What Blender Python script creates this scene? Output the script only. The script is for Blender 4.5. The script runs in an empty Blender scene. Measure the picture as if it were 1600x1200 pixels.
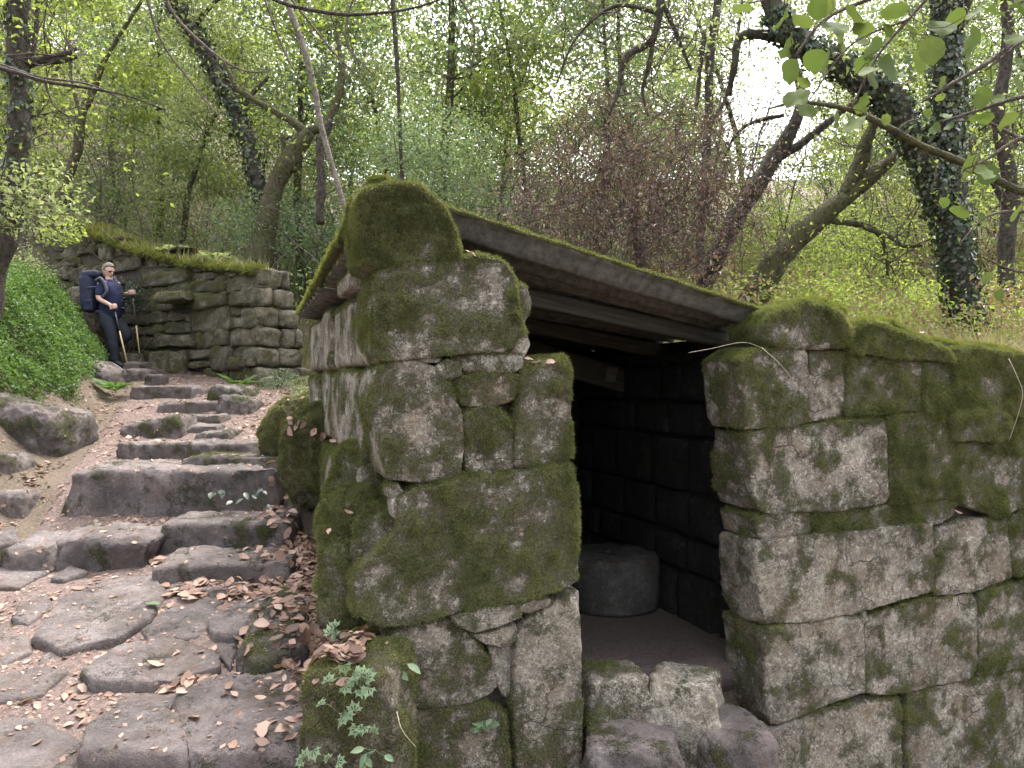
import bpy, math, random
import numpy as np
from mathutils import Vector, Matrix, Euler

random.seed(11)
RNG = np.random.default_rng(7)
SC = bpy.context.scene
COL = SC.collection
EYE = 1.6
F = 1164.0            # focal length in pixels of the 1600 px wide photograph

# ------------------------------------------------------------------ camera, sky, sun, exposure
cam_data = bpy.data.cameras.new('camera')
cam = bpy.data.objects.new('camera', cam_data)
COL.objects.link(cam)
cam.location = (0, 0, EYE)
cam.rotation_euler = (math.radians(90), 0, 0)
cam_data.sensor_width = 36.0
cam_data.lens = F / 1600 * 36.0
cam_data.clip_start = 0.05
cam_data.clip_end = 500
SC.camera = cam

SUN_EL, SUN_AZ = math.radians(66), math.radians(25)     # azimuth from +Y towards +X
w = bpy.data.worlds.new('World')
SC.world = w
w.use_nodes = True
wn, wl = w.node_tree.nodes, w.node_tree.links
wn.clear()
sky = wn.new('ShaderNodeTexSky')
sky.sky_type = 'NISHITA'
sky.sun_disc = False
sky.sun_elevation = SUN_EL
sky.sun_rotation = SUN_AZ
sky.air_density = 1.0
sky.dust_density = 6.0
sky.ozone_density = 1.0
hs = wn.new('ShaderNodeHueSaturation')
hs.inputs['Saturation'].default_value = 0.28         # a white, overcast sky
hs.inputs['Value'].default_value = 1.0
bg = wn.new('ShaderNodeBackground')
bg.inputs['Strength'].default_value = 0.15
wo = wn.new('ShaderNodeOutputWorld')
wl.new(sky.outputs[0], hs.inputs['Color'])
wl.new(hs.outputs[0], bg.inputs['Color'])
wl.new(bg.outputs[0], wo.inputs['Surface'])

sd = bpy.data.lights.new('sun', 'SUN')
sd.energy = 0.7
sd.angle = math.radians(28)
sd.color = (1.0, 0.955, 0.89)
sun = bpy.data.objects.new('sun', sd)
COL.objects.link(sun)
sun.rotation_euler = Vector((-math.sin(SUN_AZ) * math.cos(SUN_EL), -math.cos(SUN_AZ) * math.cos(SUN_EL), -math.sin(SUN_EL))).to_track_quat('-Z', 'Y').to_euler()
sun.location = (0, -5, 20)

vs = SC.view_settings
vs.view_transform = 'Standard'
vs.look = 'None'
vs.exposure = 2.65
vs.gamma = 1.0
vs.use_curve_mapping = False
SC.render.engine = 'CYCLES'
SC.cycles.use_denoising = True
SC.cycles.max_bounces = 8
SC.cycles.diffuse_bounces = 4
SC.cycles.transmission_bounces = 4
SC.cycles.transparent_max_bounces = 8

# ------------------------------------------------------------------ numbers: noise, pixels, meshes
_G = np.random.default_rng(99).normal(size=(256, 3))
_G /= np.linalg.norm(_G, axis=1, keepdims=True)

def perlin(P, seed=0):
    P = np.asarray(P, float)
    i = np.floor(P).astype(np.int64)
    f = P - i
    u = f * f * f * (f * (f * 6 - 15) + 10)
    out = 0
    for dx in (0, 1):
        for dy in (0, 1):
            for dz in (0, 1):
                h = ((i[:, 0] + dx) * 374761393 + (i[:, 1] + dy) * 668265263 + (i[:, 2] + dz) * 2147483647 + seed * 974634777)
                h = (h ^ (h >> 13)) * 1274126177
                h = (h ^ (h >> 16)) & 255
                g = _G[h]
                d = (g * (f - np.array([dx, dy, dz]))).sum(1)
                wx = u[:, 0] if dx else 1 - u[:, 0]
                wy = u[:, 1] if dy else 1 - u[:, 1]
                wz = u[:, 2] if dz else 1 - u[:, 2]
                out = out + d * wx * wy * wz
    return out * 1.6

def fbm(P, seed=0, octs=3, gain=.5):
    a, s, o = 1.0, 1.0, 0
    for k in range(octs):
        o = o + a * perlin(np.asarray(P) * s + k * 17.3, seed + k)
        a *= gain
        s *= 2.03
    return o

def sstep(x, a, b):
    t = np.clip((x - a) / (b - a), 0, 1)
    return t * t * (3 - 2 * t)

def at(px, py, d):
    """the point at distance d (along +Y) that the photograph shows at pixel px, py"""
    return np.array([(px - 800) / F * d, d, EYE + (600 - py) / F * d])

def mesh_data(name, V, FS, attrs=None, smooth=True):
    V = np.asarray(V, np.float32).reshape(-1, 3)
    FS = [np.asarray(f, np.int32) for f in (FS if isinstance(FS, list) else [FS]) if len(f)]
    me = bpy.data.meshes.new(name)
    me.vertices.add(len(V))
    me.vertices.foreach_set('co', V.ravel())
    loops = np.concatenate([f.ravel() for f in FS])
    tot = np.concatenate([np.full(len(f), f.shape[1], np.int32) for f in FS])
    start = np.concatenate([[0], np.cumsum(tot)[:-1]]).astype(np.int32)
    me.loops.add(len(loops))
    me.loops.foreach_set('vertex_index', loops)
    me.polygons.add(len(tot))
    me.polygons.foreach_set('loop_start', start)
    me.polygons.foreach_set('loop_total', tot)
    me.polygons.foreach_set('use_smooth', np.full(len(tot), smooth, bool))
    for k, a in (attrs or {}).items():
        at_ = me.attributes.new(k, 'FLOAT', 'POINT')
        at_.data.foreach_set('value', np.asarray(a, np.float32))
    me.update(calc_edges=True)
    return me

def link(name, me, mat=None, parent=None, loc=None, **props):
    o = bpy.data.objects.new(name, me)
    COL.objects.link(o)
    if mat is not None and me is not None and not me.materials:
        for m in (mat if isinstance(mat, (list, tuple)) else [mat]):
            me.materials.append(m)
    if loc is not None:
        o.location = loc
    if parent is not None:
        o.parent = parent
        o.matrix_parent_inverse = Matrix.Translation(parent.location).inverted() if parent.rotation_euler[:] == (0, 0, 0) else parent.matrix_basis.inverted()
    for k, v in props.items():
        o[k] = v
    return o

def mk(name, V, FS, mat, parent=None, attrs=None, smooth=True, pivot='centre', **props):
    """one mesh object; its origin sits at its base or centre, the vertices are given in the world"""
    V = np.asarray(V, float).reshape(-1, 3)
    c = (V.min(0) + V.max(0)) / 2
    if pivot == 'base':
        c[2] = V[:, 2].min()
    me = mesh_data(name, V - c, FS, attrs, smooth)
    return link(name, me, mat, parent, loc=tuple(c), **props)

def thing(name, loc, label, category, group=None):
    o = link(name, None, loc=tuple(loc))
    o['label'] = label
    o['category'] = category
    if group:
        o['group'] = group
    return o

def tag(o, label, category, group=None):
    o['label'] = label
    o['category'] = category
    if group:
        o['group'] = group
    return o

class MB:
    """collects pieces that are one mesh"""
    def __init__(self):
        self.V, self.F, self.A, self.n = [], {}, [], 0
    def add(self, V, Fc, rnd=None):
        V = np.asarray(V, float).reshape(-1, 3)
        Fs = Fc if isinstance(Fc, list) else [Fc]
        for f in Fs:
            f = np.asarray(f)
            if len(f):
                self.F.setdefault(f.shape[1], []).append(f + self.n)
        self.V.append(V)
        self.A.append(np.full(len(V), .5) if rnd is None else np.broadcast_to(np.asarray(rnd, float), (len(V),)))
        self.n += len(V)
    def build(self, name, mat, parent=None, smooth=True, **kw):
        return mk(name, np.concatenate(self.V), [np.concatenate(v) for v in self.F.values()], mat, parent,
                  {'rnd': np.concatenate(self.A)}, smooth, **kw)

_cg = {}
def cubegrid(nx, ny, nz):
    key = (nx, ny, nz)
    if key in _cg:
        return _cg[key]
    pts, quads, n0 = [], [], 0
    N = (nx, ny, nz)
    for ax in range(3):
        b, c = (ax + 1) % 3, (ax + 2) % 3
        for side in (0, 1):
            ib, ic = np.meshgrid(np.arange(N[b] + 1), np.arange(N[c] + 1), indexing='ij')
            p = np.zeros(ib.shape + (3,), int)
            p[..., b], p[..., c], p[..., ax] = ib, ic, side * N[ax]
            idx = n0 + np.arange(ib.size).reshape(ib.shape)
            q = np.stack([idx[:-1, :-1], idx[1:, :-1], idx[1:, 1:], idx[:-1, 1:]], -1).reshape(-1, 4)
            if not side:
                q = q[:, ::-1]
            pts.append(p.reshape(-1, 3)); quads.append(q); n0 += ib.size
    P = np.concatenate(pts); Q = np.concatenate(quads)
    u, inv = np.unique(P, axis=0, return_inverse=True)
    P = u / np.array(N) * 2 - 1
    P = .6 * P + .4 * np.sin(P * math.pi / 2)
    _cg[key] = (P, inv.reshape(-1)[Q])
    return _cg[key]

def rbox(P, h, r):
    h = np.asarray(h, float)
    r = min(r, h.min() * .95)
    p = P * h
    q = np.clip(p, -(h - r), h - r)
    d = p - q
    L = np.linalg.norm(d, axis=1, keepdims=True)
    return q + r * d / np.maximum(L, 1e-9)

def vnormals(V, Q):
    n = np.cross(V[Q[:, 2]] - V[Q[:, 0]], V[Q[:, 3]] - V[Q[:, 1]])
    N = np.zeros_like(V)
    for k in range(4):
        np.add.at(N, Q[:, k], n)
    return N / np.maximum(np.linalg.norm(N, axis=1, keepdims=True), 1e-12)

def coons(poly, ab):
    """poly (K,2) outline, ab (N,2) in 0..1 -> points inside the outline"""
    P = np.asarray(poly, float)
    if ((P[:, 0] * np.roll(P[:, 1], -1) - np.roll(P[:, 0], -1) * P[:, 1]).sum()) < 0:
        P = P[::-1]
    lo, hi = P.min(0), P.max(0)
    n = (P - lo) / (hi - lo)
    ids = [int(np.argmin(n[:, 0] + n[:, 1])), int(np.argmax(n[:, 0] - n[:, 1])), int(np.argmax(n[:, 0] + n[:, 1])), int(np.argmin(n[:, 0] - n[:, 1]))]
    K = len(P)
    rel = [(i - ids[0]) % K for i in ids]
    if not (0 < rel[1] < rel[2] < rel[3]):
        rel = [0, max(1, K // 4), max(2, K // 2), max(3, 3 * K // 4)]
    P = np.roll(P, -ids[0], axis=0)
    def side(i, j):
        s = P[i:j + 1] if j < K else np.vstack([P[i:], P[:1]])
        L = np.concatenate([[0], np.cumsum(np.linalg.norm(np.diff(s, axis=0), axis=1))])
        return s, L / max(L[-1], 1e-9)
    B, R, T, Lf = side(rel[0], rel[1]), side(rel[1], rel[2]), side(rel[2], rel[3]), side(rel[3], K)
    ev = lambda S, t: np.stack([np.interp(t, S[1], S[0][:, 0]), np.interp(t, S[1], S[0][:, 1])], -1)
    a, b = ab[:, :1], ab[:, 1:]
    c = P[rel[0]], P[rel[1]], P[rel[2]], P[rel[3]]
    return ((1 - b) * ev(B, ab[:, 0]) + b * ev(T, 1 - ab[:, 0]) + (1 - a) * ev(Lf, 1 - ab[:, 1]) + a * ev(R, ab[:, 1])
            - ((1 - a) * (1 - b) * c[0] + a * (1 - b) * c[1] + a * b * c[2] + (1 - a) * b * c[3]))

def frames(P):
    P = np.asarray(P, float)
    T = np.gradient(P, axis=0)
    T /= np.maximum(np.linalg.norm(T, axis=1, keepdims=True), 1e-9)
    up = np.array([0, 0, 1.0]) if abs(T[0][2]) < .9 else np.array([1.0, 0, 0])
    A = np.zeros_like(P)
    a = np.cross(up, T[0]); a /= np.linalg.norm(a)
    for i in range(len(P)):
        a = a - T[i] * a.dot(T[i]); a /= max(np.linalg.norm(a), 1e-9)
        A[i] = a
    return T, A, np.cross(T, A)

def tube(P, r, k=8, rough=0, seed=0, cap=True):
    P = np.asarray(P, float); n = len(P)
    r = np.broadcast_to(np.asarray(r, float), (n,))
    T, A, B = frames(P)
    an = np.arange(k) * 2 * math.pi / k
    D = np.cos(an)[None, :, None] * A[:, None] + np.sin(an)[None, :, None] * B[:, None]
    V = P[:, None] + D * r[:, None, None]
    if rough:
        nz = fbm(V.reshape(-1, 3) * 3.1 / max(r.max() * 6, .05), seed, 3).reshape(n, k, 1)
        V = V + D * nz * rough * r[:, None, None]
    V = V.reshape(-1, 3)
    i = np.arange(n - 1)[:, None] * k
    j = np.arange(k)[None]
    q = np.stack([i + j, i + (j + 1) % k, i + k + (j + 1) % k, i + k + j], -1).reshape(-1, 4)
    fs = [q]
    if cap:
        fs.append(np.arange(k)[None, ::-1]); fs.append((n - 1) * k + np.arange(k)[None])
    return V, fs

def smooth_line(P, n):
    """Catmull-Rom through the points (any width of row)"""
    P = np.asarray(P, float)
    if len(P) < 3:
        t = np.linspace(0, 1, n)[:, None]
        return P[0] * (1 - t) + P[-1] * t
    Q = np.vstack([2 * P[0] - P[1], P, 2 * P[-1] - P[-2]])
    t = np.linspace(0, len(P) - 1 - 1e-6, n)
    i = t.astype(int); f = (t - i)[:, None]
    a, b, c, d = Q[i], Q[i + 1], Q[i + 2], Q[i + 3]
    return .5 * (2 * b + (c - a) * f + (2 * a - 5 * b + 4 * c - d) * f ** 2 + (3 * b - a - 3 * c + d) * f ** 3)

def unit(v):
    v = np.asarray(v, float)
    return v / np.maximum(np.linalg.norm(v, axis=-1, keepdims=True), 1e-9)

def leaf_cards(C, size, rng, up=.5, width=.55, hang=0.0, fold=.12, axis=None):
    """leaves as single folded rhombs round the points C; returns V, F, rnd"""
    n = len(C)
    nr = unit(rng.normal(size=(n, 3)) * (1 - up) + np.array([0, 0, 1.0]) * up)
    ax = rng.normal(size=(n, 3)) if axis is None else axis + rng.normal(size=(n, 3)) * .5
    ax[:, 2] -= hang
    ax = unit(ax - nr * (ax * nr).sum(1, keepdims=True))
    sd_ = np.cross(nr, ax)
    s = np.broadcast_to(np.asarray(size, float), (n,))[:, None] * rng.uniform(.6, 1.3, (n, 1))
    wd = s * width * .5
    a = C - ax * s * .5
    b = C + sd_ * wd + nr * s * fold - ax * s * .06
    c = C + ax * s * .5 - nr * s * fold * .6
    d = C - sd_ * wd + nr * s * fold - ax * s * .06
    V = np.stack([a, b, c, d], 1).reshape(-1, 3)
    Fq = np.arange(n * 4).reshape(-1, 4)
    return V, Fq, np.repeat(rng.random(n), 4)

# ------------------------------------------------------------------ materials
class NT:
    def __init__(self, name):
        self.m = bpy.data.materials.new(name)
        self.m.use_nodes = True
        self.n, self.l = self.m.node_tree.nodes, self.m.node_tree.links
        self.n.clear()
        self.out = self.n.new('ShaderNodeOutputMaterial')
    def new(self, t, **kw):
        x = self.n.new(t)
        for k, v in kw.items():
            setattr(x, k, v)
        return x
    def put(self, sock, v):
        if isinstance(v, bpy.types.NodeSocket):
            self.l.new(v, sock)
        elif isinstance(v, (tuple, list)) and len(v) == 3 and sock.type == 'RGBA':
            sock.default_value = (*v, 1)
        else:
            sock.default_value = v
    def pos(self):
        return self.new('ShaderNodeNewGeometry').outputs['Position']
    def obj(self):
        return self.new('ShaderNodeTexCoord').outputs['Object']
    def noise(self, scale, detail=3, rough=.55, vec=None, dist=0):
        x = self.new('ShaderNodeTexNoise')
        x.inputs['Scale'].default_value = scale
        x.inputs['Detail'].default_value = detail
        x.inputs['Roughness'].default_value = rough
        x.inputs['Distortion'].default_value = dist
        self.put(x.inputs['Vector'], vec if vec is not None else self.pos())
        return x.outputs['Fac']
    def voro(self, scale, feature='F1', vec=None):
        x = self.new('ShaderNodeTexVoronoi', feature=feature)
        x.inputs['Scale'].default_value = scale
        self.put(x.inputs['Vector'], vec if vec is not None else self.pos())
        return x.outputs['Distance']
    def ramp(self, fac, stops, interp='LINEAR'):
        x = self.new('ShaderNodeValToRGB')
        x.color_ramp.interpolation = interp
        el = x.color_ramp.elements
        while len(el) < len(stops):
            el.new(.5)
        for e, (p, c) in zip(el, stops):
            e.position = p
            e.color = (c, c, c, 1) if isinstance(c, (int, float)) else (*c, 1)
        self.put(x.inputs[0], fac)
        return x.outputs[0]
    def mix(self, fac, a, b, mode='MIX'):
        x = self.new('ShaderNodeMix', data_type='RGBA', blend_type=mode)
        self.put(x.inputs[0], fac); self.put(x.inputs[6], a); self.put(x.inputs[7], b)
        return x.outputs[2]
    def math(self, op, a, b=0.0, c=0.0):
        x = self.new('ShaderNodeMath', operation=op)
        self.put(x.inputs[0], a); self.put(x.inputs[1], b)
        if op in ('MULTIPLY_ADD', 'SMOOTH_MIN'):
            self.put(x.inputs[2], c)
        return x.outputs[0]
    def attr(self, name):
        return self.new('ShaderNodeAttribute', attribute_name=name).outputs['Fac']
    def bump(self, h, strength=.5, dist=.01, normal=None):
        x = self.new('ShaderNodeBump')
        x.inputs['Strength'].default_value = strength
        x.inputs['Distance'].default_value = dist
        self.put(x.inputs['Height'], h)
        if normal is not None:
            self.put(x.inputs['Normal'], normal)
        return x.outputs['Normal']
    def bsdf(self, color, rough=.8, normal=None, spec=.3, **kw):
        x = self.new('ShaderNodeBsdfPrincipled')
        self.put(x.inputs['Base Color'], color)
        self.put(x.inputs['Roughness'], rough)
        x.inputs['Specular IOR Level'].default_value = spec
        if normal is not None:
            self.put(x.inputs['Normal'], normal)
        for k, v in kw.items():
            self.put(x.inputs[k], v)
        return x.outputs[0]
    def done(self, sh):
        self.l.new(sh, self.out.inputs['Surface'])
        return self.m

def stone_mat(name, dark, light, moss_a, moss_b, lichen=(.46, .45, .38), lich=.5, grain=1.0, relief=1.0, spk=1.0):
    t = NT(name)
    big = t.noise(2.3, 4, .6)
    mid = t.noise(14, 5, .65)
    fine = t.noise(120 * grain, 3, .7)
    speck = t.voro(210 * grain)
    base = t.mix(t.ramp(mid, [(.3, 0), (.7, 1)]), dark, light)
    base = t.mix(t.ramp(fine, [(.35, .6 * spk), (.66, 0.0)]), base, tuple(c * .38 for c in dark))
    base = t.mix(t.ramp(speck, [(.05, .26 * spk), (.22, 0)]), base, tuple(min(1, c * 1.55) for c in light))
    base = t.mix(t.ramp(big, [(.42, .65), (.6, 0)]), base, tuple(c * .45 for c in dark))
    base = t.mix(t.ramp(t.noise(62 * grain, 4, .75), [(.36, .75 * spk), (.52, 0)]), base, tuple(c * .42 for c in dark))
    base = t.mix(t.ramp(t.noise(48 * grain, 3, .7, None, .6), [(.52, 0), (.70, .45 * spk)]), base, tuple(min(1, c * 1.45) for c in light))
    base = t.mix(t.ramp(t.noise(3.6, 5, .7), [(.50, 0), (.66, .6)]), base, tuple(a * b for a, b in zip(dark, (.75, .62, .45))))
    wob = t.new('ShaderNodeVectorMath', operation='ADD')
    wn_ = t.new('ShaderNodeTexNoise'); wn_.inputs['Scale'].default_value = 5; wn_.inputs['Detail'].default_value = 4
    t.put(wn_.inputs['Vector'], t.pos()); t.put(wob.inputs[0], t.pos())
    wsc = t.new('ShaderNodeVectorMath', operation='SCALE'); t.l.new(wn_.outputs['Color'], wsc.inputs[0]); wsc.inputs['Scale'].default_value = .35
    t.l.new(wsc.outputs[0], wob.inputs[1])
    crack = t.math('MULTIPLY', t.ramp(t.voro(3.2, 'DISTANCE_TO_EDGE', wob.outputs[0]), [(.0, 1), (.022, 0)]), t.ramp(t.noise(2.1, 2), [(.50, 0), (.60, 1)]))
    base = t.mix(t.math('MULTIPLY', crack, .75 * min(1, spk ** 2)), base, tuple(c * .3 for c in dark))
    lm = t.math('MULTIPLY', t.ramp(t.noise(6.5, 6, .7), [(.52, 0), (.66, 1)]), t.ramp(t.noise(45, 3, .6), [(.38, 0), (.55, 1)]))
    base = t.mix(t.math('MULTIPLY', lm, lich), base, lichen)
    m = t.attr('moss')
    edge = t.math('ADD', t.math('MULTIPLY', t.math('SUBTRACT', t.noise(34, 4, .7), .5), 1.3), m)
    edge = t.math('ADD', t.math('MULTIPLY', t.math('SUBTRACT', t.noise(150, 3, .7), .5), 1.5), edge)
    mf = t.ramp(edge, [(.30, 0), (.66, .92)])
    mc = t.mix(t.ramp(t.noise(9, 4, .6), [(.35, 0), (.65, 1)]), moss_a, moss_b)
    mc = t.mix(t.ramp(t.noise(190, 2, .6), [(.36, .95), (.58, 0)]), mc, tuple(c * .32 for c in moss_a))
    mc = t.mix(t.ramp(t.noise(140, 2, .6), [(.55, 0), (.72, .6)]), mc, tuple(c * 1.5 for c in moss_b))
    col = t.mix(mf, base, mc)
    h = t.math('ADD', t.math('MULTIPLY', mid, 1.2), t.math('MULTIPLY', fine, .8))
    h = t.math('ADD', h, t.math('MULTIPLY', t.noise(42, 4, .7), .9))
    h = t.math('SUBTRACT', h, t.math('MULTIPLY', crack, .9 * min(1, spk ** 2)))
    h = t.math('ADD', h, t.math('MULTIPLY', mf, t.math('ADD', .5, t.noise(150, 3, .7))))
    nrm = t.bump(h, 1.0, .016 * relief)
    return t.done(t.bsdf(col, t.mix(mf, (.78,) * 3, (1, 1, 1)), nrm, .25))

M = {}
M['granite'] = stone_mat('granite', (.21, .18, .145), (.54, .485, .40), (.088, .090, .034), (.165, .160, .072))
M['old_granite'] = stone_mat('old_granite', (.13, .112, .078), (.29, .255, .185), (.07, .07, .026), (.16, .145, .065), lich=.3)
M['shaded_stone'] = stone_mat('shaded_inner_stone', (.016, .015, .015), (.04, .037, .035), (.03, .032, .02), (.05, .05, .03), lichen=(.14, .13, .12), lich=.2)  # inner wall stone, its colour darkened to stand for the hut's indoor shade
M['shaded_mill_granite'] = stone_mat('shaded_mill_granite', (.075, .07, .065), (.17, .16, .145), (.05, .05, .03), (.08, .08, .045), lich=.2, grain=1.3, spk=.6)  # granite copy with the dimness behind the doorway put into its colour
M['path_stone'] = stone_mat('path_stone', (.11, .091, .086), (.215, .180, .170), (.05, .055, .02), (.105, .10, .042), lichen=(.40, .37, .35), lich=.2, grain=1.5, relief=.7, spk=.42)
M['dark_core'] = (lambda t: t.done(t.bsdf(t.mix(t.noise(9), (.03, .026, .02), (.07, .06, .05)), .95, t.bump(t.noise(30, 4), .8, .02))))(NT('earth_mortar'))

def soil_mat(name, a, b, c):
    t = NT(name)
    base = t.mix(t.ramp(t.noise(1.6, 5, .6), [(.35, 0), (.65, 1)]), a, b)
    base = t.mix(t.ramp(t.noise(38, 4, .75), [(.42, 0), (.62, .8)]), base, c)
    base = t.mix(t.ramp(t.voro(70), [(.1, .6), (.35, 0)]), base, tuple(x * .55 for x in a))
    h = t.math('ADD', t.noise(20, 5, .7), t.math('MULTIPLY', t.noise(110, 3, .7), .5))
    return t.done(t.bsdf(base, .95, t.bump(h, .9, .03), .15))
M['soil'] = soil_mat('woodland_soil', (.075, .06, .044), (.12, .095, .07), (.17, .13, .10))
M['path'] = soil_mat('trodden_soil', (.095, .07, .062), (.145, .11, .098), (.21, .157, .137))
M['floor'] = soil_mat('earth_floor', (.085, .064, .058), (.12, .092, .084), (.14, .11, .10))

def leaf_mat(name, cols, trans=.4, rough=.5, spec=.35, tint=1.25, vary=True):
    t = NT(name)
    r = t.attr('rnd')
    n = len(cols)
    col = t.ramp(r, [(i / (n - 1), c) for i, c in enumerate(cols)])
    if vary:
        col = t.mix(t.ramp(t.noise(.55, 3, .6), [(.35, .0), (.7, .55)]), col, tuple(c * .62 for c in cols[0]))
    d = t.bsdf(col, rough, None, spec)
    tr = t.new('ShaderNodeBsdfTranslucent')
    tc = t.mix(1.0, col, (tint * 1.08, tint * 1.12, tint * .68), 'MULTIPLY')
    t.put(tr.inputs['Color'], tc)
    mx = t.new('ShaderNodeMixShader')
    mx.inputs[0].default_value = trans
    t.l.new(d, mx.inputs[1]); t.l.new(tr.outputs[0], mx.inputs[2])
    return t.done(mx.outputs[0])

M['moss'] = leaf_mat('moss', [(.066, .075, .024), (.125, .136, .048), (.185, .186, .074), (.26, .245, .125)], .3, .8, .1)
M['bright_moss'] = leaf_mat('bright_moss', [(.07, .08, .02), (.14, .15, .036), (.215, .215, .06)], .35, .8, .1)
M['litter'] = leaf_mat('dead_leaves', [(.085, .052, .040), (.17, .10, .072), (.27, .165, .12), (.34, .235, .185), (.22, .135, .10), (.13, .085, .068)], .15, .6, .3, 1.0, vary=False)
M['shrub'] = leaf_mat('shrub_leaves', [(.105, .135, .06), (.165, .20, .095), (.225, .25, .13), (.30, .31, .20)], .56)
M['laurel'] = leaf_mat('glossy_leaves', [(.075, .12, .06), (.13, .18, .095), (.22, .27, .17)], .46, .28, .6)
M['spring'] = leaf_mat('light_leaves', [(.13, .17, .04), (.20, .245, .065), (.27, .305, .10)], .58)
M['alder'] = leaf_mat('alder_leaves', [(.065, .095, .03), (.095, .13, .04), (.13, .16, .055)], .35, .75, .15, 1.0)
M['ivy'] = leaf_mat('ivy_leaves', [(.024, .042, .022), (.045, .068, .034), (.085, .105, .065)], .18, .4, .5)
M['cover'] = leaf_mat('ground_cover', [(.055, .10, .024), (.085, .15, .036), (.125, .195, .055)], .4)
M['herb'] = leaf_mat('herb_leaves', [(.11, .17, .09), (.16, .225, .125), (.2, .27, .15)], .3)
M['grass'] = leaf_mat('dry_grass', [(.13, .14, .05), (.21, .19, .09), (.28, .235, .14)], .35)
M['bracken'] = leaf_mat('dead_bracken', [(.16, .105, .06), (.24, .17, .10), (.17, .18, .07)], .3)
M['brown_leaf'] = leaf_mat('withered_leaves', [(.10, .062, .055), (.17, .108, .096), (.24, .165, .148)], .3)

def bark_mat(name, a, b, moss=None, amount=.5):
    t = NT(name)
    mp = t.new('ShaderNodeMapping')
    mp.inputs['Scale'].default_value = (1, 1, .22)
    t.put(mp.inputs['Vector'], t.pos())
    f = t.noise(30, 5, .7, mp.outputs[0])
    col = t.mix(t.ramp(f, [(.3, 0), (.7, 1)]), a, b)
    if moss:
        col = t.mix(t.math('MULTIPLY', t.ramp(t.noise(4, 4, .65), [(.62 - amount * .4, 0), (.78 - amount * .4, 1)]), .9), col, moss)
    col = t.mix(t.ramp(t.noise(17, 4, .7), [(.38, .7), (.55, 0)]), col, tuple(c * .45 for c in a))
    h = t.math('ADD', f, t.math('MULTIPLY', t.noise(14, 4, .7), 1.2))
    return t.done(t.bsdf(col, .9, t.bump(h, 1.0, .05), .2))
M['bark'] = bark_mat('dark_bark', (.045, .038, .03), (.115, .098, .08), (.06, .066, .032), .2)
M['mossy_bark'] = bark_mat('mossy_bark', (.07, .058, .04), (.15, .125, .09), (.088, .088, .036), .7)
M['pale_bark'] = bark_mat('pale_bark', (.17, .145, .12), (.27, .235, .2), (.16, .16, .10), .2)
M['twig'] = bark_mat('twig_bark', (.10, .078, .066), (.17, .135, .115))
M['cement'] = (lambda t: (lambda s, mp: t.done(t.bsdf(t.mix(t.ramp(t.noise(22, 5, .7, mp), [(.35, 0), (.68, 1)]), (.05, .047, .041), (.125, .115, .10)), .9, t.bump(t.noise(180, 3), .4, .003), .2)))(0, t.pos()))(NT('fibre_cement'))
def timber():
    t = NT('weathered_timber')
    cmb = t.new('ShaderNodeCombineXYZ')
    p = t.pos()
    for k, (d, sc) in enumerate((((.917, .343, -.203), 2.2), ((-.35, .937, 0), 55), ((.19, .07, .98), 55))):
        v = t.new('ShaderNodeVectorMath', operation='DOT_PRODUCT')
        t.put(v.inputs[0], p); v.inputs[1].default_value = d
        t.l.new(t.math('MULTIPLY', v.outputs['Value'], sc), cmb.inputs[k])
    f = t.noise(1.0, 5, .7, cmb.outputs[0])
    col = t.mix(t.ramp(f, [(.3, 0), (.7, 1)]), (.028, .025, .022), (.08, .072, .062))
    col = t.mix(t.ramp(t.noise(5, 4, .65), [(.45, 0), (.65, .7)]), col, (.05, .05, .035))
    return t.done(t.bsdf(col, .9, t.bump(f, .7, .008), .15))
M['timber'] = timber()

def plain(name, a, b=None, rough=.7, scale=40, spec=.3, bump=.2):
    t = NT(name)
    b = b or tuple(c * .7 for c in a)
    f = t.noise(scale, 4, .6)
    return t.done(t.bsdf(t.mix(t.ramp(f, [(.35, 0), (.65, 1)]), a, b), rough, t.bump(f, bump, .004), spec))

# ------------------------------------------------------------------ lie of the land
C0 = np.array([-.61, 3.40])
UD = np.array([.937, .350])           # along the hut's front
WD = np.array([-.350, .937])          # into the hut
def ts(x, y):
    return (x - C0[0]) * UD[0] + (y - C0[1]) * UD[1], (x - C0[0]) * WD[0] + (y - C0[1]) * WD[1]
def hut(t, s, z):
    """hut coordinates (along the front, inwards, height relative to the eye) -> world"""
    t, s, z = np.broadcast_arrays(np.asarray(t, float), np.asarray(s, float), np.asarray(z, float))
    return np.stack([C0[0] + t * UD[0] + s * WD[0], C0[1] + t * UD[1] + s * WD[1], EYE + z], -1)

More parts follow.
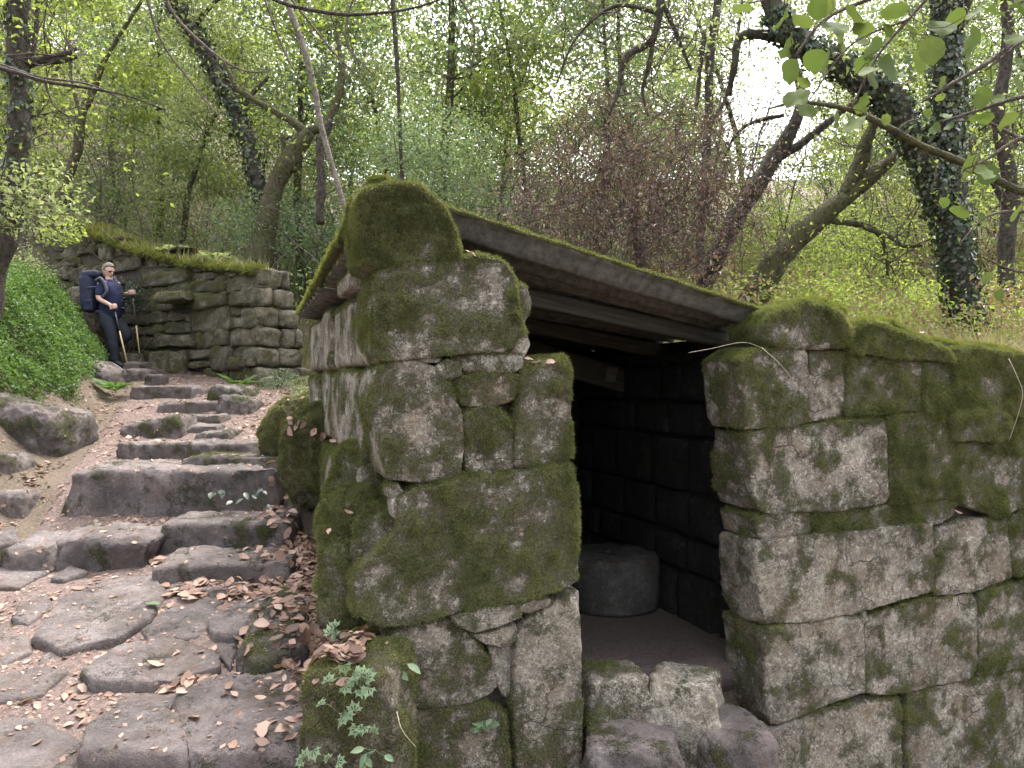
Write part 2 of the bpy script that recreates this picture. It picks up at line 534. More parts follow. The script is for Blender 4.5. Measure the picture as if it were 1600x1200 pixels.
PY = [-5, 3.1, 4.5, 5.55, 6.2, 7, 9, 10.5, 12.8, 14.5, 16]
PZ = [-1.8, -1.6, -1.34, -1.15, -.80, -.64, -.32, -.08, .25, .55, 1.1]
XL = ([0, 3, 5.8, 7, 9, 10.5, 12.8, 16], [-3.3, -3.2, -3.8, -4.15, -4.95, -5.5, -6.75, -9.2])
def ground(x, y, noise=True):
    x = np.asarray(x, float); y = np.asarray(y, float)
    t, s = ts(x, y)
    a = np.interp(y, PY, PZ)
    e = np.maximum(np.interp(y, *XL) - x, 0)
    a = a + 1.25 * np.interp(y, [5.5, 6.5, 8.2], [.5, .6, 1]) * sstep(e, 0, 1.3) + .16 * e
    hillL = .36 * np.maximum(y - 15.5, 0) + .05 * np.maximum(y - 24, 0)
    a = np.where(y > 14.5, np.minimum(a, .55 + 1.3 + .16 * e), a) + hillL
    b = np.interp(y, [4, 5, 8, 12, 20, 30, 45, 80], [.08, .12, .42, 1.1, 3.2, 6.4, 11, 22])
    m = sstep(t - .16 * (s - 3), .0, 1.9) * sstep(s, 2.6, 4.2)
    m = np.where(t > 2.7, sstep(t, 2.7, 2.95) * sstep(s, .15, .5), m)
    m = np.where((t > 2.7) & (s > .45), 1, m)
    z = a * (1 - m) + b * m
    room = sstep(t, .04, .16) * (1 - sstep(t, 2.62, 2.74)) * sstep(s, -.05, .1) * (1 - sstep(s, 3.02, 3.2))
    z = z * (1 - room) - 1.72 * room
    fr = sstep(x, -.62, -.22) * (1 - sstep(s, .14, .32))
    z = z * (1 - fr) - 2.75 * fr
    z = EYE + z
    if noise:
        p = np.stack([x, y, np.zeros_like(x)], -1).reshape(-1, 3)
        z = z + (.035 * fbm(p * 1.7, 3, 4)).reshape(x.shape) * (1 - room)
    return z

def hit(px, py):
    """where the line of sight through a pixel meets the ground"""
    d = np.arange(1.5, 30, .015)
    p = np.stack([(px - 800) / F * d, d, EYE + (600 - py) / F * d], -1)
    g = ground(p[:, 0], p[:, 1])
    k = np.argmax(p[:, 2] < g)
    return p[k]

def axis_pts(parts):
    out = [np.arange(a, b, st) for a, b, st in parts]
    return np.concatenate(out)
gx = axis_pts([(-70, -20, 2.5), (-20, -8, .6), (-8, -6, .12), (-6, 1.2, .045), (1.2, 5.6, .08), (5.6, 12, .4), (12, 30, 1), (30, 72, 3)])
gy = axis_pts([(-20, 0, 1.2), (0, 2.2, .2), (2.2, 8, .045), (8, 15, .1), (15, 25, .4), (25, 50, 1), (50, 110, 4)])
X, Y = np.meshgrid(gx, gy, indexing='ij')
Z = ground(X, Y)
nx, ny = X.shape
idx = np.arange(nx * ny).reshape(nx, ny)
Q = np.stack([idx[:-1, :-1], idx[1:, :-1], idx[1:, 1:], idx[:-1, 1:]], -1).reshape(-1, 4)
ground_ob = link('ground', mesh_data('ground', np.stack([X, Y, Z], -1), Q), M['soil'], kind='structure')

# the trodden path: a sheet that lies on the ground and dips under it at its edges
XR = ([-4, 3, 3.35, 6.2, 8, 10, 11, 14.2], [-.55, -.66, -.66, -1.68, -2.35, -3.0, -4.0, -6.9])
yy = axis_pts([(-4, 2, .3), (2, 7, .04), (7, 13.6, .08)])
aa = np.linspace(0, 1, 90)
yl, xr_ = np.interp(yy, *XL), np.interp(yy, *XR)
PX = yl[:, None] + .02 + (xr_ - yl - .0)[:, None] * aa[None]
PYY = np.repeat(yy[:, None], len(aa), 1)
ed = np.minimum(sstep(aa, 0, .10), 1 - sstep(aa, .92, 1))[None]
pn = fbm(np.stack([PX, PYY, np.zeros_like(PX)], -1).reshape(-1, 3) * 4, 21, 3).reshape(PX.shape)
PZZ = ground(PX, PYY) + .022 * ed - .05 * (1 - ed) + .012 * pn
idx = np.arange(PX.size).reshape(PX.shape)
Q = np.stack([idx[:-1, :-1], idx[:-1, 1:], idx[1:, 1:], idx[1:, :-1]], -1).reshape(-1, 4)
path_ob = link('path', mesh_data('path', np.stack([PX, PYY, PZZ], -1), Q), M['path'], kind='structure')
# ------------------------------------------------------------------ stones
def chip(V, c, h, rng, n=10, lo=.80, hi=1.0):
    """knock flat facets off a block of half-size h round the point c"""
    L = V - c
    for _ in range(n):
        d = unit(rng.normal(size=3) * (1 / np.asarray(h)) ** .5)
        s = np.abs(d) @ np.asarray(h) * rng.uniform(lo, hi)
        o = np.maximum(L @ d - s, 0)
        L = L - o[:, None] * d * .92
    return L + c
MOSSY = {}          # for the moss tufts: owner -> list of (V, Q, moss)

def finish_stone(name, V, Q, mat, parent, moss, up_moss, amp, seed, freq=3.0, key=None, patch=.9, tuft=True, fine=.3, madd=0, res_up=1.0, **props):
    n = vnormals(V, Q)
    low = fbm(V * freq + seed * 3.7, seed, 3)
    hi = fbm(V * freq * 6.5 + seed, seed + 5, 3)
    pit = -np.abs(fbm(V * freq * 13 + seed * 2, seed + 9, 2))
    V = V + n * (low * amp + hi * amp * .42 + pit * amp * fine * 1.3)[:, None]
    n = vnormals(V, Q)
    mp = fbm(V * 4.5, 41, 4) * .8 + fbm(V * 13, 43, 3) * .5
    m = np.clip(moss + madd + patch * mp * .75 + up_moss * np.maximum(n[:, 2], 0) - .35 * np.maximum(-n[:, 2], 0), 0, 1)
    if moss <= 0 and up_moss <= 0:
        m = m * 0
    V = V + n * (m ** 2 * (.007 + .009 * np.clip(.5 + fbm(V * 15, 71, 2), 0, 1.5)) * (res_up if moss > 0 or up_moss > 0 else 0))[:, None]
    if tuft and key is not None:
        MOSSY.setdefault(key, []).append((V, Q, m))
    return mk(name, V, Q, mat, parent, {'moss': m}, **props)

def wall_stone(poly, mat, parent, depth=.32, proud=0.0, moss=.3, up=.5, amp=.012, seed=0, r=.03, res=.035, key=None, plane='front', tilt=0.0, name='stone', chips=True):
    """a stone whose face has the given outline (hut coordinates: along, height)"""
    P = np.asarray(poly, float)
    ext = P.max(0) - P.min(0)
    nx = int(np.clip(ext[0] / res, 4, 76)); ny = int(np.clip(ext[1] / res, 4, 60)); nz = int(np.clip(depth / res / 2, 3, 10))
    G_, Q = cubegrid(nx, ny, nz)
    h = np.array([ext[0] / 2, ext[1] / 2, depth / 2])
    B = rbox(G_, h, r)
    if chips: B = chip(B, 0, h, np.random.default_rng(seed), 10, .90, .995)
    ab = np.clip(B[:, :2] / h[:2] * .5 + .5, 0, 1)
    uv = coons(P, ab)
    o = B[:, 2] - depth / 2 + proud + tilt * (ab[:, 1] - .5)
    if plane == 'front':
        V = hut(uv[:, 0], -o, uv[:, 1])
    else:                                   # left side: along = -s
        V = hut(-o, -uv[:, 0], uv[:, 1])
    eg = np.maximum(np.abs(B[:, 0]) / h[0], np.abs(B[:, 1]) / h[1]) ** 7
    return finish_stone(name, V, Q, mat, parent, moss, up, amp, seed, key=key, madd=eg * .15)

def front_px(px, py, proud=0.0):
    """pixel -> (along, height) on the hut's front plane"""
    k = (px - 800) / F
    # C0 + t*U on the ray: x = k*y, plane shifted outwards by proud
    ox, oy = C0[0] - WD[0] * proud, C0[1] - WD[1] * proud
    t = (k * oy - ox) / (UD[0] - k * UD[1])
    d = oy + t * UD[1]
    return t, (600 - py) / F * d
def front_poly(px, proud=0.0):
    return [front_px(a, b, proud) for a, b in px]

# ------------------------------------------------------------------ the hut
hut_ob = thing('stone_hut', (C0[0], C0[1], EYE - 1.7), 'roofless-looking mossy granite hut with open doorway and sloping corrugated roof sheets', 'hut')
hut_ob['label'] = 'low mossy granite hut with a dark open doorway under a sloping corrugated roof'
def core(name, t0, t1, s0, s1, z0, z1, zt=None):
    P, Q = cubegrid(6, 4, 8)
    a = P * .5 + .5
    top = z1 if zt is None else z1 + (zt - z1) * a[:, 0]
    V = hut(t0 + (t1 - t0) * a[:, 0], s0 + (s1 - s0) * a[:, 1], z0 + (top - z0) * a[:, 2])
    return mk(name, V, Q, M['dark_core'], hut_ob, pivot='base')
front_core = core('front_wall', .12, .90, .10, .30, -2.3, .12)
core('front_wall_top', .12, .62, .10, .30, .10, .50)
right_core = core('door_side_wall', 2.20, 5.6, .10, .34, -3.0, .16, .02)
side_core = core('side_wall', .10, .32, .14, 3.05, -2.2, .60)
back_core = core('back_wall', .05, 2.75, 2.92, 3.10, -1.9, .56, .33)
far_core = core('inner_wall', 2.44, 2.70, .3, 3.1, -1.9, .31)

S = 0
def fs(px, moss, up=.5, depth=.34, proud=0.0, amp=.012, r=.035, parent=None, res=.0145, mat='granite', tilt=0.0):
    global S
    S += 1
    par = parent or front_core
    a_ = np.array(px, float); c_ = a_.mean(0); rad_ = np.linalg.norm(a_ - c_, axis=1, keepdims=True); px = c_ + (a_ - c_) * (1 + (1.8 if par is front_core else 3.0) / rad_)
    return wall_stone(front_poly(px, proud), M[mat], par, depth, proud, moss + (.12 if par is front_core else .20 if min(p_[1] for p_ in px) < 800 and min(p_[0] for p_ in px) > 1240 else .04), up, amp * .62, S, r * (.26 if r < .06 else .6), res, key='hut', tilt=tilt)

R_K = .5
# left pier, top to bottom
fs([(564, 340), (568, 308), (582, 294), (620, 287), (655, 294), (688, 320), (710, 360), (718, 408), (650, 417), (592, 419), (572, 405)], .9, .5, .42, 0, .010, .05)
fs([(592, 428), (612, 417), (690, 411), (745, 402), (785, 408), (803, 436), (808, 490), (817, 532), (790, 549), (700, 553), (640, 562), (598, 567), (587, 540), (590, 470)], .42, .45, .45, .01, .012, .045)
fs([(803, 446), (822, 450), (829, 476), (820, 503), (805, 506)], .12, .3, .2, -.03, .006, .02)
fs([(802, 509), (820, 515), (828, 538), (817, 562), (800, 552)], .3, .3, .2, -.02, .006, .02)
fs([(640, 556), (668, 553), (690, 556), (686, 566), (650, 567)], .05, .1, .1, -.01, .004, .012)
fs([(684, 572), (700, 563), (716, 570), (720, 586), (702, 592), (688, 585)], .05, .1, .12, .015, .005, .018)
fs([(706, 558), (745, 553), (815, 553), (818, 574), (800, 583), (745, 584), (718, 578)], .35, .5, .25, -.015, .006, .02)
fs([(588, 578), (612, 567), (645, 563), (680, 576), (700, 602), (722, 650), (725, 700), (717, 744), (660, 753), (610, 750), (594, 700), (580, 625)], .16, .3, .42, .005, .012, .04)
fs([(712, 594), (750, 585), (800, 587), (817, 600), (803, 626), (770, 636), (722, 634)], .42, .4, .3, -.012, .008, .03)
fs([(725, 648), (752, 637), (780, 641), (800, 670), (801, 733), (760, 742), (728, 738)], .5, .3, .3, -.01, .008, .03)
fs([(820, 580), (850, 564), (884, 561), (890, 600), (890, 714), (850, 724), (802, 735), (806, 665), (812, 610)], .46, .5, .40, 0, .010, .035)
fs([(553, 915), (572, 880), (622, 832), (624, 782), (652, 762), (722, 746), (800, 736), (890, 724), (899, 800), (903, 905), (885, 921), (800, 943), (720, 958), (640, 978), (596, 980), (562, 962)], .55, .3, .46, .03, .014, .05)
fs([(606, 762), (622, 756), (630, 768), (618, 780), (607, 776)], .1, .2, .1, 0, .004, .015)
fs([(612, 782), (626, 776), (634, 800), (626, 815), (614, 806)], .1, .2, .1, 0, .004, .015)
fs([(706, 966), (760, 951), (810, 946), (814, 966), (780, 980), (742, 990), (715, 978)], .1, .2, .25, .045, .006, .025)
fs([(802, 946), (835, 938), (860, 936), (858, 947), (828, 958), (808, 954)], .1, .2, .2, .03, .004, .015)
fs([(738, 993), (780, 984), (808, 978), (810, 1000), (790, 1012), (760, 1006)], .1, .2, .2, .02, .006, .02)
fs([(764, 1012), (800, 1004), (812, 1024), (806, 1080), (788, 1092), (772, 1060)], .05, .1, .25, -.03, .008, .025)
fs([(612, 985), (650, 972), (700, 968), (740, 998), (768, 1040), (778, 1078), (745, 1098), (690, 1106), (638, 1104), (622, 1050)], .22, .3, .40, .0, .016, .05)
fs([(636, 1110), (700, 1106), (752, 1098), (790, 1120), (800, 1262), (640, 1262)], .36, .3, .40, -.01, .016, .05)
fs([(814, 972), (860, 948), (902, 926), (908, 1000), (910, 1262), (812, 1262), (803, 1100), (806, 1000)], .14, .3, .42, .0, .014, .035)
# right of the doorway
R = right_core
fs([(1202, 512), (1216, 488), (1262, 474), (1308, 488), (1326, 515), (1326, 540), (1280, 545), (1228, 546), (1204, 536)], .72, .6, .34, .03, .014, .06, R)
fs([(1160, 566), (1180, 552), (1225, 547), (1262, 549), (1263, 600), (1262, 662), (1215, 668), (1168, 668)], .38, .7, .36, .01, .012, .04, R)
fs([(1266, 550), (1318, 546), (1321, 600), (1320, 648), (1266, 658)], .15, .3, .3, -.012, .010, .025, R)
fs([(1325, 512), (1372, 506), (1408, 525), (1480, 545), (1488, 566), (1420, 560), (1330, 552)], .85, .5, .36, .02, .014, .05, R)
fs([(1324, 556), (1420, 564), (1440, 570), (1440, 640), (1324, 650)], .5, .3, .3, -.005, .012, .03, R)
fs([(1444, 570), (1490, 566), (1490, 640), (1444, 642)], .6, .3, .3, .0, .012, .03, R)
fs([(1484, 548), (1530, 545), (1600, 560), (1690, 580), (1690, 655), (1600, 650), (1494, 640)], .62, .5, .34, .0, .014, .04, R)
fs([(1172, 680), (1215, 672), (1310, 662), (1384, 656), (1388, 786), (1320, 795), (1190, 803), (1178, 760)], .24, .4, .36, .01, .016, .04, R)
fs([(1388, 654), (1440, 648), (1488, 646), (1488, 778), (1392, 786)], .48, .3, .32, .0, .014, .03, R)
fs([(1492, 650), (1550, 643), (1580, 655), (1582, 682), (1560, 690), (1495, 688)], .5, .5, .32, .035, .010, .03, R)
fs([(1494, 694), (1575, 690), (1640, 690), (1640, 776), (1560, 806), (1492, 782)], .45, .3, .32, .0, .016, .03, R)
fs([(1586, 658), (1690, 662), (1700, 770), (1646, 776), (1642, 690), (1586, 686)], .5, .3, .3, -.01, .014, .03, R)
fs([(1182, 812), (1214, 802), (1262, 800), (1264, 834), (1218, 842), (1188, 842)], .28, .4, .32, .0, .008, .025, R)
fs([(1268, 800), (1320, 797), (1400, 788), (1490, 784), (1486, 812), (1440, 824), (1268, 834)], .42, .3, .3, -.01, .008, .02, R)
fs([(1186, 848), (1240, 840), (1340, 832), (1455, 820), (1457, 922), (1440, 930), (1335, 958), (1195, 980), (1188, 930)], .08, .2, .36, .015, .018, .04, R)
fs([(1460, 828), (1520, 814), (1572, 812), (1580, 900), (1520, 926), (1462, 930)], .2, .2, .33, .0, .018, .035, R)
fs([(1577, 810), (1640, 784), (1710, 776), (1710, 880), (1584, 900)], .42, .3, .33, .0, .016, .03, R)
fs([(1196, 988), (1240, 978), (1346, 960), (1349, 1020), (1349, 1080), (1290, 1100), (1205, 1134), (1198, 1090)], .14, .3, .36, .01, .018, .04, R)
fs([(1353, 964), (1450, 938), (1524, 930), (1526, 1056), (1420, 1080), (1355, 1086)], .2, .4, .34, .0, .018, .035, R)
fs([(1530, 930), (1640, 898), (1720, 880), (1720, 1020), (1532, 1056)], .4, .3, .33, .0, .018, .03, R)
fs([(1198, 1146), (1290, 1108), (1404, 1086), (1410, 1290), (1200, 1290)], .12, .3, .36, .0, .018, .035, R)
fs([(1412, 1086), (1530, 1060), (1600, 1046), (1610, 1290), (1414, 1290)], .25, .3, .34, -.01, .018, .035, R)
fs([(1604, 1046), (1720, 1024), (1720, 1290), (1614, 1290)], .3, .3, .34, .0, .018, .03, R)
fs([(1344, 962), (1352, 956), (1356, 968), (1349, 974)], 0, .1, .1, .0, .003, .012, R)
# what the wall goes on as, to the right of the photograph
for k in range(2):
    for r_ in range(5):
        x0 = 4.62 + .62 * k + .1 * (r_ % 2); z0 = -2.5 + .52 * r_
        S += 1
        wall_stone([(x0, z0 + .01), (x0 + .6, z0), (x0 + .6, z0 + .5), (x0, z0 + .5)], M['granite'], right_core, .3, 0, .4, .4, .015, S, .04, .05, key='hut')

# left side, receding: courses of dressed blocks
def top_s(s):
    return np.interp(s, [0, .5, 1.6, 3.1], [.80, .71, .60, .52])
courses = [(-1.75, -1.28), (-1.27, -.82), (-.81, -.42), (-.41, .08), (.09, .50), (.51, .80)]
rs = np.random.default_rng(5)
for ci, (z0, z1) in enumerate(courses):
    s = .36 if ci not in (0, 5) else .30
    if ci == 4: s = .44
    while s < 3.05:
        wv = rs.uniform(.42, .85) if ci < 5 else rs.uniform(.4, .6)
        e = min(s + wv, 3.12)
        if 3.12 - e < .2: e = 3.12
        j = rs.uniform(-.03, .03, 4)
        zt0, zt1 = min(z1 + j[0], top_s(s) - .02), min(z1 + j[1], top_s(e) - .02)
        if min(zt0, zt1) - z0 > .08:
            S += 1
            wall_stone([(-e + .008, z0 + .006 + max(j[2], 0)), (-s - .008, z0 + .006 + max(j[3], 0)), (-s - .012, zt0 - .006), (-e + .012, zt1 - .006)],
                       M['granite'], side_core, .26, rs.uniform(-.02, .03), [.75, .65, .45, .30, .2, .25][ci], .5, .014, S, .045, .045, key='hut', plane='side')
        s = e
# the wall's inner face at the back and the far side: rough stones, the indoor shade put into their colour
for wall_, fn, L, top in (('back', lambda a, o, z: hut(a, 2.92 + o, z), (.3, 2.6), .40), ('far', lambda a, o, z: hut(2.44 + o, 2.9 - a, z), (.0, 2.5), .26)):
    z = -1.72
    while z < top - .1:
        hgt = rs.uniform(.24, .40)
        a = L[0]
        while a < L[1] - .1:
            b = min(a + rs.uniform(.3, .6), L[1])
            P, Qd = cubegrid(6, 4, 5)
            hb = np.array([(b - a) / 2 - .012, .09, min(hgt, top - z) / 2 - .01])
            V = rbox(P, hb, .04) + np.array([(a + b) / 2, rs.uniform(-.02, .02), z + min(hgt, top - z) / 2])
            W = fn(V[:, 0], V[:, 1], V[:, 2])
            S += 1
            finish_stone('stone', W, Qd, M['shaded_stone'], back_core if wall_ == 'back' else far_core, .1, .2, .012, S)
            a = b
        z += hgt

# roof: three corrugated sheets, falling from the left to the right
def corrugated(t0, t1, s0, s1, zc, waves, amp=.022, thick=.010, seed=0, warp=.01):
    """zc: heights at (t0,s0),(t1,s0),(t0,s1),(t1,s1)"""
    n_t, n_s = 26, waves * 10
    a, b = np.meshgrid(np.linspace(0, 1, n_t + 1), np.linspace(0, 1, n_s + 1), indexing='ij')
    base = (1 - a) * (1 - b) * zc[0] + a * (1 - b) * zc[1] + (1 - a) * b * zc[2] + a * b * zc[3]
    wv = amp * np.cos(b * waves * 2 * math.pi)
    sag = warp * fbm(np.stack([a * 3, b * 2, a * 0 + seed], -1).reshape(-1, 3), seed, 2).reshape(a.shape)
    tj = .012 * fbm(np.stack([a * 0, b * 14, a * 0 + seed], -1).reshape(-1, 3), seed + 1, 2).reshape(a.shape)
    tt = t0 + (t1 - t0) * a + np.where((a == 0) | (a == 1), tj, 0)
    top = hut(tt, s0 + (s1 - s0) * b, base + wv + sag).reshape(-1, 3)
    bot = top - np.array([0, 0, thick])
    N = a.size
    i = np.arange(N).reshape(a.shape)
    q1 = np.stack([i[:-1, :-1], i[1:, :-1], i[1:, 1:], i[:-1, 1:]], -1).reshape(-1, 4)
    qs = [q1, q1[:, ::-1] + N]
    for e in (i[0, :], i[-1, ::-1], i[::-1, 0], i[:, -1]):
        qs.append(np.stack([e[:-1], e[1:], e[1:] + N, e[:-1] + N], -1))
    return np.concatenate([top, bot]), np.concatenate(qs), top, q1

def roof_sheet(*a, moss=.4, **k):
    V, Qd, top, q1 = corrugated(*a, **k)
    m = np.zeros(len(V))
    MOSSY.setdefault('roof', []).append((top, q1, np.clip(moss + .9 * fbm(top * 3.3, 77, 3), 0, 1)))
    return mk('corrugated_sheet', V, Qd, M['cement'], hut_ob)
(rt0, rz0), (rt1, rz1) = front_px(572, 289, -.16), front_px(1207, 494, -.16)
roof_sheet(rt0, rt1, .16, .84, [rz0 - .03, rz1 - .03, .755, .38], 4, seed=1, moss=.35, amp=.044)
roof_sheet(-.06, 2.50, .60, 1.72, [.735, .345, .660, .335], 7, seed=2, moss=.3, amp=.016)
roof_sheet(-.10, 2.52, 1.64, 3.16, [.625, .315, .575, .325], 8, seed=3, moss=.3, amp=.016)

def beam(name, a, b, wid, hgt, mat, parent, seed=0, bend=0.0):
    a, b = np.asarray(a, float), np.asarray(b, float)
    P, Qd = cubegrid(30, 4, 4)
    L = np.linalg.norm(b - a)
    V = rbox(P, (L / 2, wid / 2, hgt / 2), .012)
    d = (b - a) / L
    sdv = unit(np.cross([0, 0, 1.0], d)); up = np.cross(d, sdv)
    Wd = (a + b) / 2 + V[:, :1] * d + V[:, 1:2] * sdv + V[:, 2:] * up
    Wd[:, 2] -= bend * (1 - (V[:, 0] / (L / 2)) ** 2)
    n = vnormals(Wd, Qd)
    Wd += n * (fbm(Wd * np.array([6, 6, 14]), seed, 3) * .006)[:, None]
    return mk(name, Wd, Qd, mat, parent)
H = lambda t, s, z: hut(t, s, z)
rl = lambda t: rz0 + (rz1 - rz0) * (t - rt0) / (rt1 - rt0)
beam('rafter', H(.34, .62, .60), H(2.42, .62, .27), .09, .10, M['timber'], hut_ob, 4)
beam('rafter', H(.34, 1.5, .57), H(2.6, 1.5, .22), .09, .10, M['timber'], hut_ob, 5)
(bt0, bz0), (bt1, bz1) = front_px(895, 572, -2.05), front_px(1112, 634, -2.05)
lintel = beam('lintel_beam', H(.30, 2.05, bz0 + (.30 - bt0) * (bz1 - bz0) / (bt1 - bt0)), H(2.5, 2.05, bz0 + (2.5 - bt0) * (bz1 - bz0) / (bt1 - bt0)), .10, .20, M['timber'], hut_ob, 6)
M['paper'] = plain('faded_paper', (.13, .11, .10), (.08, .07, .06), .9)
for poly in ([(949, 573), (966, 575), (961, 597), (946, 596)], [(980, 580), (1005, 584), (1001, 606), (985, 601), (974, 592)]):
    uv = np.array([front_px(a, b, -1.99) for a, b in poly][::-1])
    V = np.concatenate([hut(uv[:, 0], 1.988, uv[:, 1]), hut(uv[:, 0], 1.994, uv[:, 1])]); k_ = len(poly); i_ = np.arange(k_)
    mk('paper_patch', V, [i_[None], (i_ + k_)[None, ::-1], np.stack([(i_ + 1) % k_, i_, i_ + k_, (i_ + 1) % k_ + k_], -1)], M['paper'], lintel, smooth=False)
P_, Q_ = cubegrid(10, 10, 2)
a_ = P_ * .5 + .5
V_ = hut(.1 + 2.4 * a_[:, 0], .27 + 2.73 * a_[:, 1], -1.80 + .14 * a_[:, 2])
V_[:, 2] += fbm(V_ * 3, 8, 3) * .012
mk('earth_floor', V_, Q_, M['floor'], hut_ob)

# millstone in the doorway
def lathe(prof, n, centre, jag=0, seed=0):
    prof = np.asarray(prof, float)
    an = np.arange(n) / n * 2 * math.pi
    V = np.stack([prof[:, 0][:, None] * np.cos(an), prof[:, 0][:, None] * np.sin(an), np.repeat(prof[:, 1][:, None], n, 1)], -1)
    if jag:
        V[..., :2] *= 1 + jag * fbm(V.reshape(-1, 3) * 5, seed, 3).reshape(V.shape[:2] + (1,))
    V = V.reshape(-1, 3) + np.asarray(centre)
    m = len(prof)
    i = np.arange(m - 1)[:, None] * n; j = np.arange(n)[None]
    q = np.stack([i + j, i + (j + 1) % n, i + n + (j + 1) % n, i + n + j], -1).reshape(-1, 4)
    return V, q
mc = at(955, 900, 5.62); zb = EYE - 1.665
pr = [(.0, 0), (.30, 0), (.355, .02), (.362, .10), (.365, .30), (.358, .375), (.335, .395), (.15, .402), (.065, .398), (.055, .36), (.05, .2), (.0, .2)]
pr2 = []
for a, b in zip(pr[:-1], pr[1:]):
    for q in np.linspace(0, 1, 4)[:-1]:
        pr2.append((a[0] + (b[0] - a[0]) * q, a[1] + (b[1] - a[1]) * q))
V_, q_ = lathe(pr2 + [pr[-1]], 72, (mc[0], mc[1], zb), .012, 3)
V_ += vnormals(V_, q_) * (fbm(V_ * 9, 5, 3) * .006)[:, None]
tag(mk('millstone', V_, q_, M['shaded_mill_granite'], attrs={'moss': np.clip(.08 + .3 * fbm(V_ * 5, 4, 3), 0, 1)}, pivot='base'), 'round grey millstone lying on the earth floor inside the dark doorway', 'millstone')

# ------------------------------------------------------------------ rocks on the path and beside it
def rock(x0, x1, yt, yb, d, depth, label=None, category='boulder', mat='path_stone', yaw=0, moss=.1, up=.0, amp=.03, r=.12, seed=None,
         name='boulder', tilt=0, roll=0, res=.026, sink=.12, freq=2.4, taper=.12, group=None, parent=None, key='rocks', patch=.9):
    """a stone whose front reaches from pixel x0 to x1 and yt to yb, at the distance d"""
    global S
    S += 1
    seed = S if seed is None else seed
    a, b = at(x0, yb, d), at(x1, yt, d)
    wdt, hgt = b[0] - a[0], b[2] - a[2] + sink
    n = [int(np.clip(v / res, 4, 60)) for v in (wdt, depth, hgt)]
    P, Qd = cubegrid(*n)
    V = rbox(P, (wdt / 2, depth / 2, hgt / 2), r * (.6 if moss < .6 else 1))
    V = chip(V, 0, (wdt / 2, depth / 2, hgt / 2), np.random.default_rng(seed + 50), 14, .74 if r > .1 else .82, .98)
    k = V[:, 2] / hgt + .5
    V[:, :2] *= (1 + taper * (.5 - k))[:, None]
    V[:, 2] += tilt * V[:, 1] * k + roll * V[:, 0] * k
    cy, sy = math.cos(yaw), math.sin(yaw)
    V[:, :2] = V[:, :2] @ np.array([[cy, sy], [-sy, cy]])
    V += np.array([(a[0] + b[0]) / 2 * (1 + depth * .35 / d), d + depth / 2, (a[2] - sink + b[2]) / 2])
    o = finish_stone(name, V, Qd, M[mat], parent, moss, up, amp, seed, freq, key=key, pivot='base', patch=patch)
    if label:
        tag(o, label, category, group)
    return o

def slab(px, rise=.05, thick=.22, label=None, category='paving stone', mat='path_stone', moss=.05, up=.0, amp=.014, r=.05, name='flagstone', parent=None, tilt=0, key='rocks', group=None, grow=1.10):
    """a flat stone bedded in the path: the photograph's outline laid on the ground"""
    global S
    S += 1
    a_ = np.array(px, float); c_ = a_.mean(0)
    pts = np.array([hit(*p) for p in c_ + (a_ - c_) * grow])
    c, *_ = np.linalg.lstsq(np.c_[pts[:, :2], np.ones(len(pts))], pts[:, 2], rcond=None)
    P2 = pts[:, :2]
    ext = P2.max(0) - P2.min(0)
    n = [int(np.clip(ext[0] / .018, 6, 50)), int(np.clip(ext[1] / .018, 6, 50)), 6]
    P, Qd = cubegrid(*n)
    h = np.array([ext[0] / 2, ext[1] / 2, thick / 2])
    B = rbox(P, h, r * .6)
    B = chip(B, 0, h, np.random.default_rng(S), 10, .86, .99)
    uv = coons(P2, np.clip(B[:, :2] / h[:2] * .5 + .5, 0, 1))
    z = uv @ c[:2] * .85 + c[2] + .15 * (P2.mean(0) @ c[:2]) + B[:, 2] - thick / 2 + rise + .022
    V = np.c_[uv, z]
    o = finish_stone(name, V, Qd, M[mat], parent, moss, up, amp, S, 2.6, key=key, pivot='base', patch=.55)
    if label:
        tag(o, label, category, group)
    return o

# steps, from the nearest up
slab([(280, 1132), (330, 1098), (440, 1086), (492, 1092), (505, 1215), (300, 1222)], .10, .3, 'broad reddish step slab at the bottom of the path beside the mossy rock', 'step', moss=.12, amp=.02, r=.07, name='step_stone')
slab([(138, 1172), (200, 1134), (270, 1142), (292, 1172), (288, 1222), (130, 1225)], .10, .3, 'squarish grey step block at the bottom edge of the path', 'step', amp=.016, r=.06, name='step_stone')
slab([(135, 1068), (190, 1027), (270, 1017), (335, 1037), (337, 1062), (262, 1085), (180, 1090), (141, 1082)], .055, .25, 'flat oval step stone ringed by fallen leaves in mid path', 'step', amp=.012, name='step_stone')
slab([(60, 1012), (95, 952), (150, 927), (240, 917), (258, 937), (226, 985), (182, 1015), (100, 1032)], .045, .25, 'large smooth flagstone sloping down below the rounded step boulders', 'step', amp=.012, name='step_stone')
slab([(370, 1062), (398, 985), (440, 947), (476, 972), (478, 1042), (440, 1064), (400, 1078)], .11, .3, 'tilted mossy wedge stone at the right edge of the lower path', 'boulder', moss=.3, up=.15, amp=.018, r=.08, name='boulder')
slab([(330, 988), (375, 963), (420, 952), (402, 985), (366, 1015), (336, 1010)], .06, .2, 'rough angular stone against the tilted mossy wedge', 'boulder', amp=.02, r=.05, name='boulder')
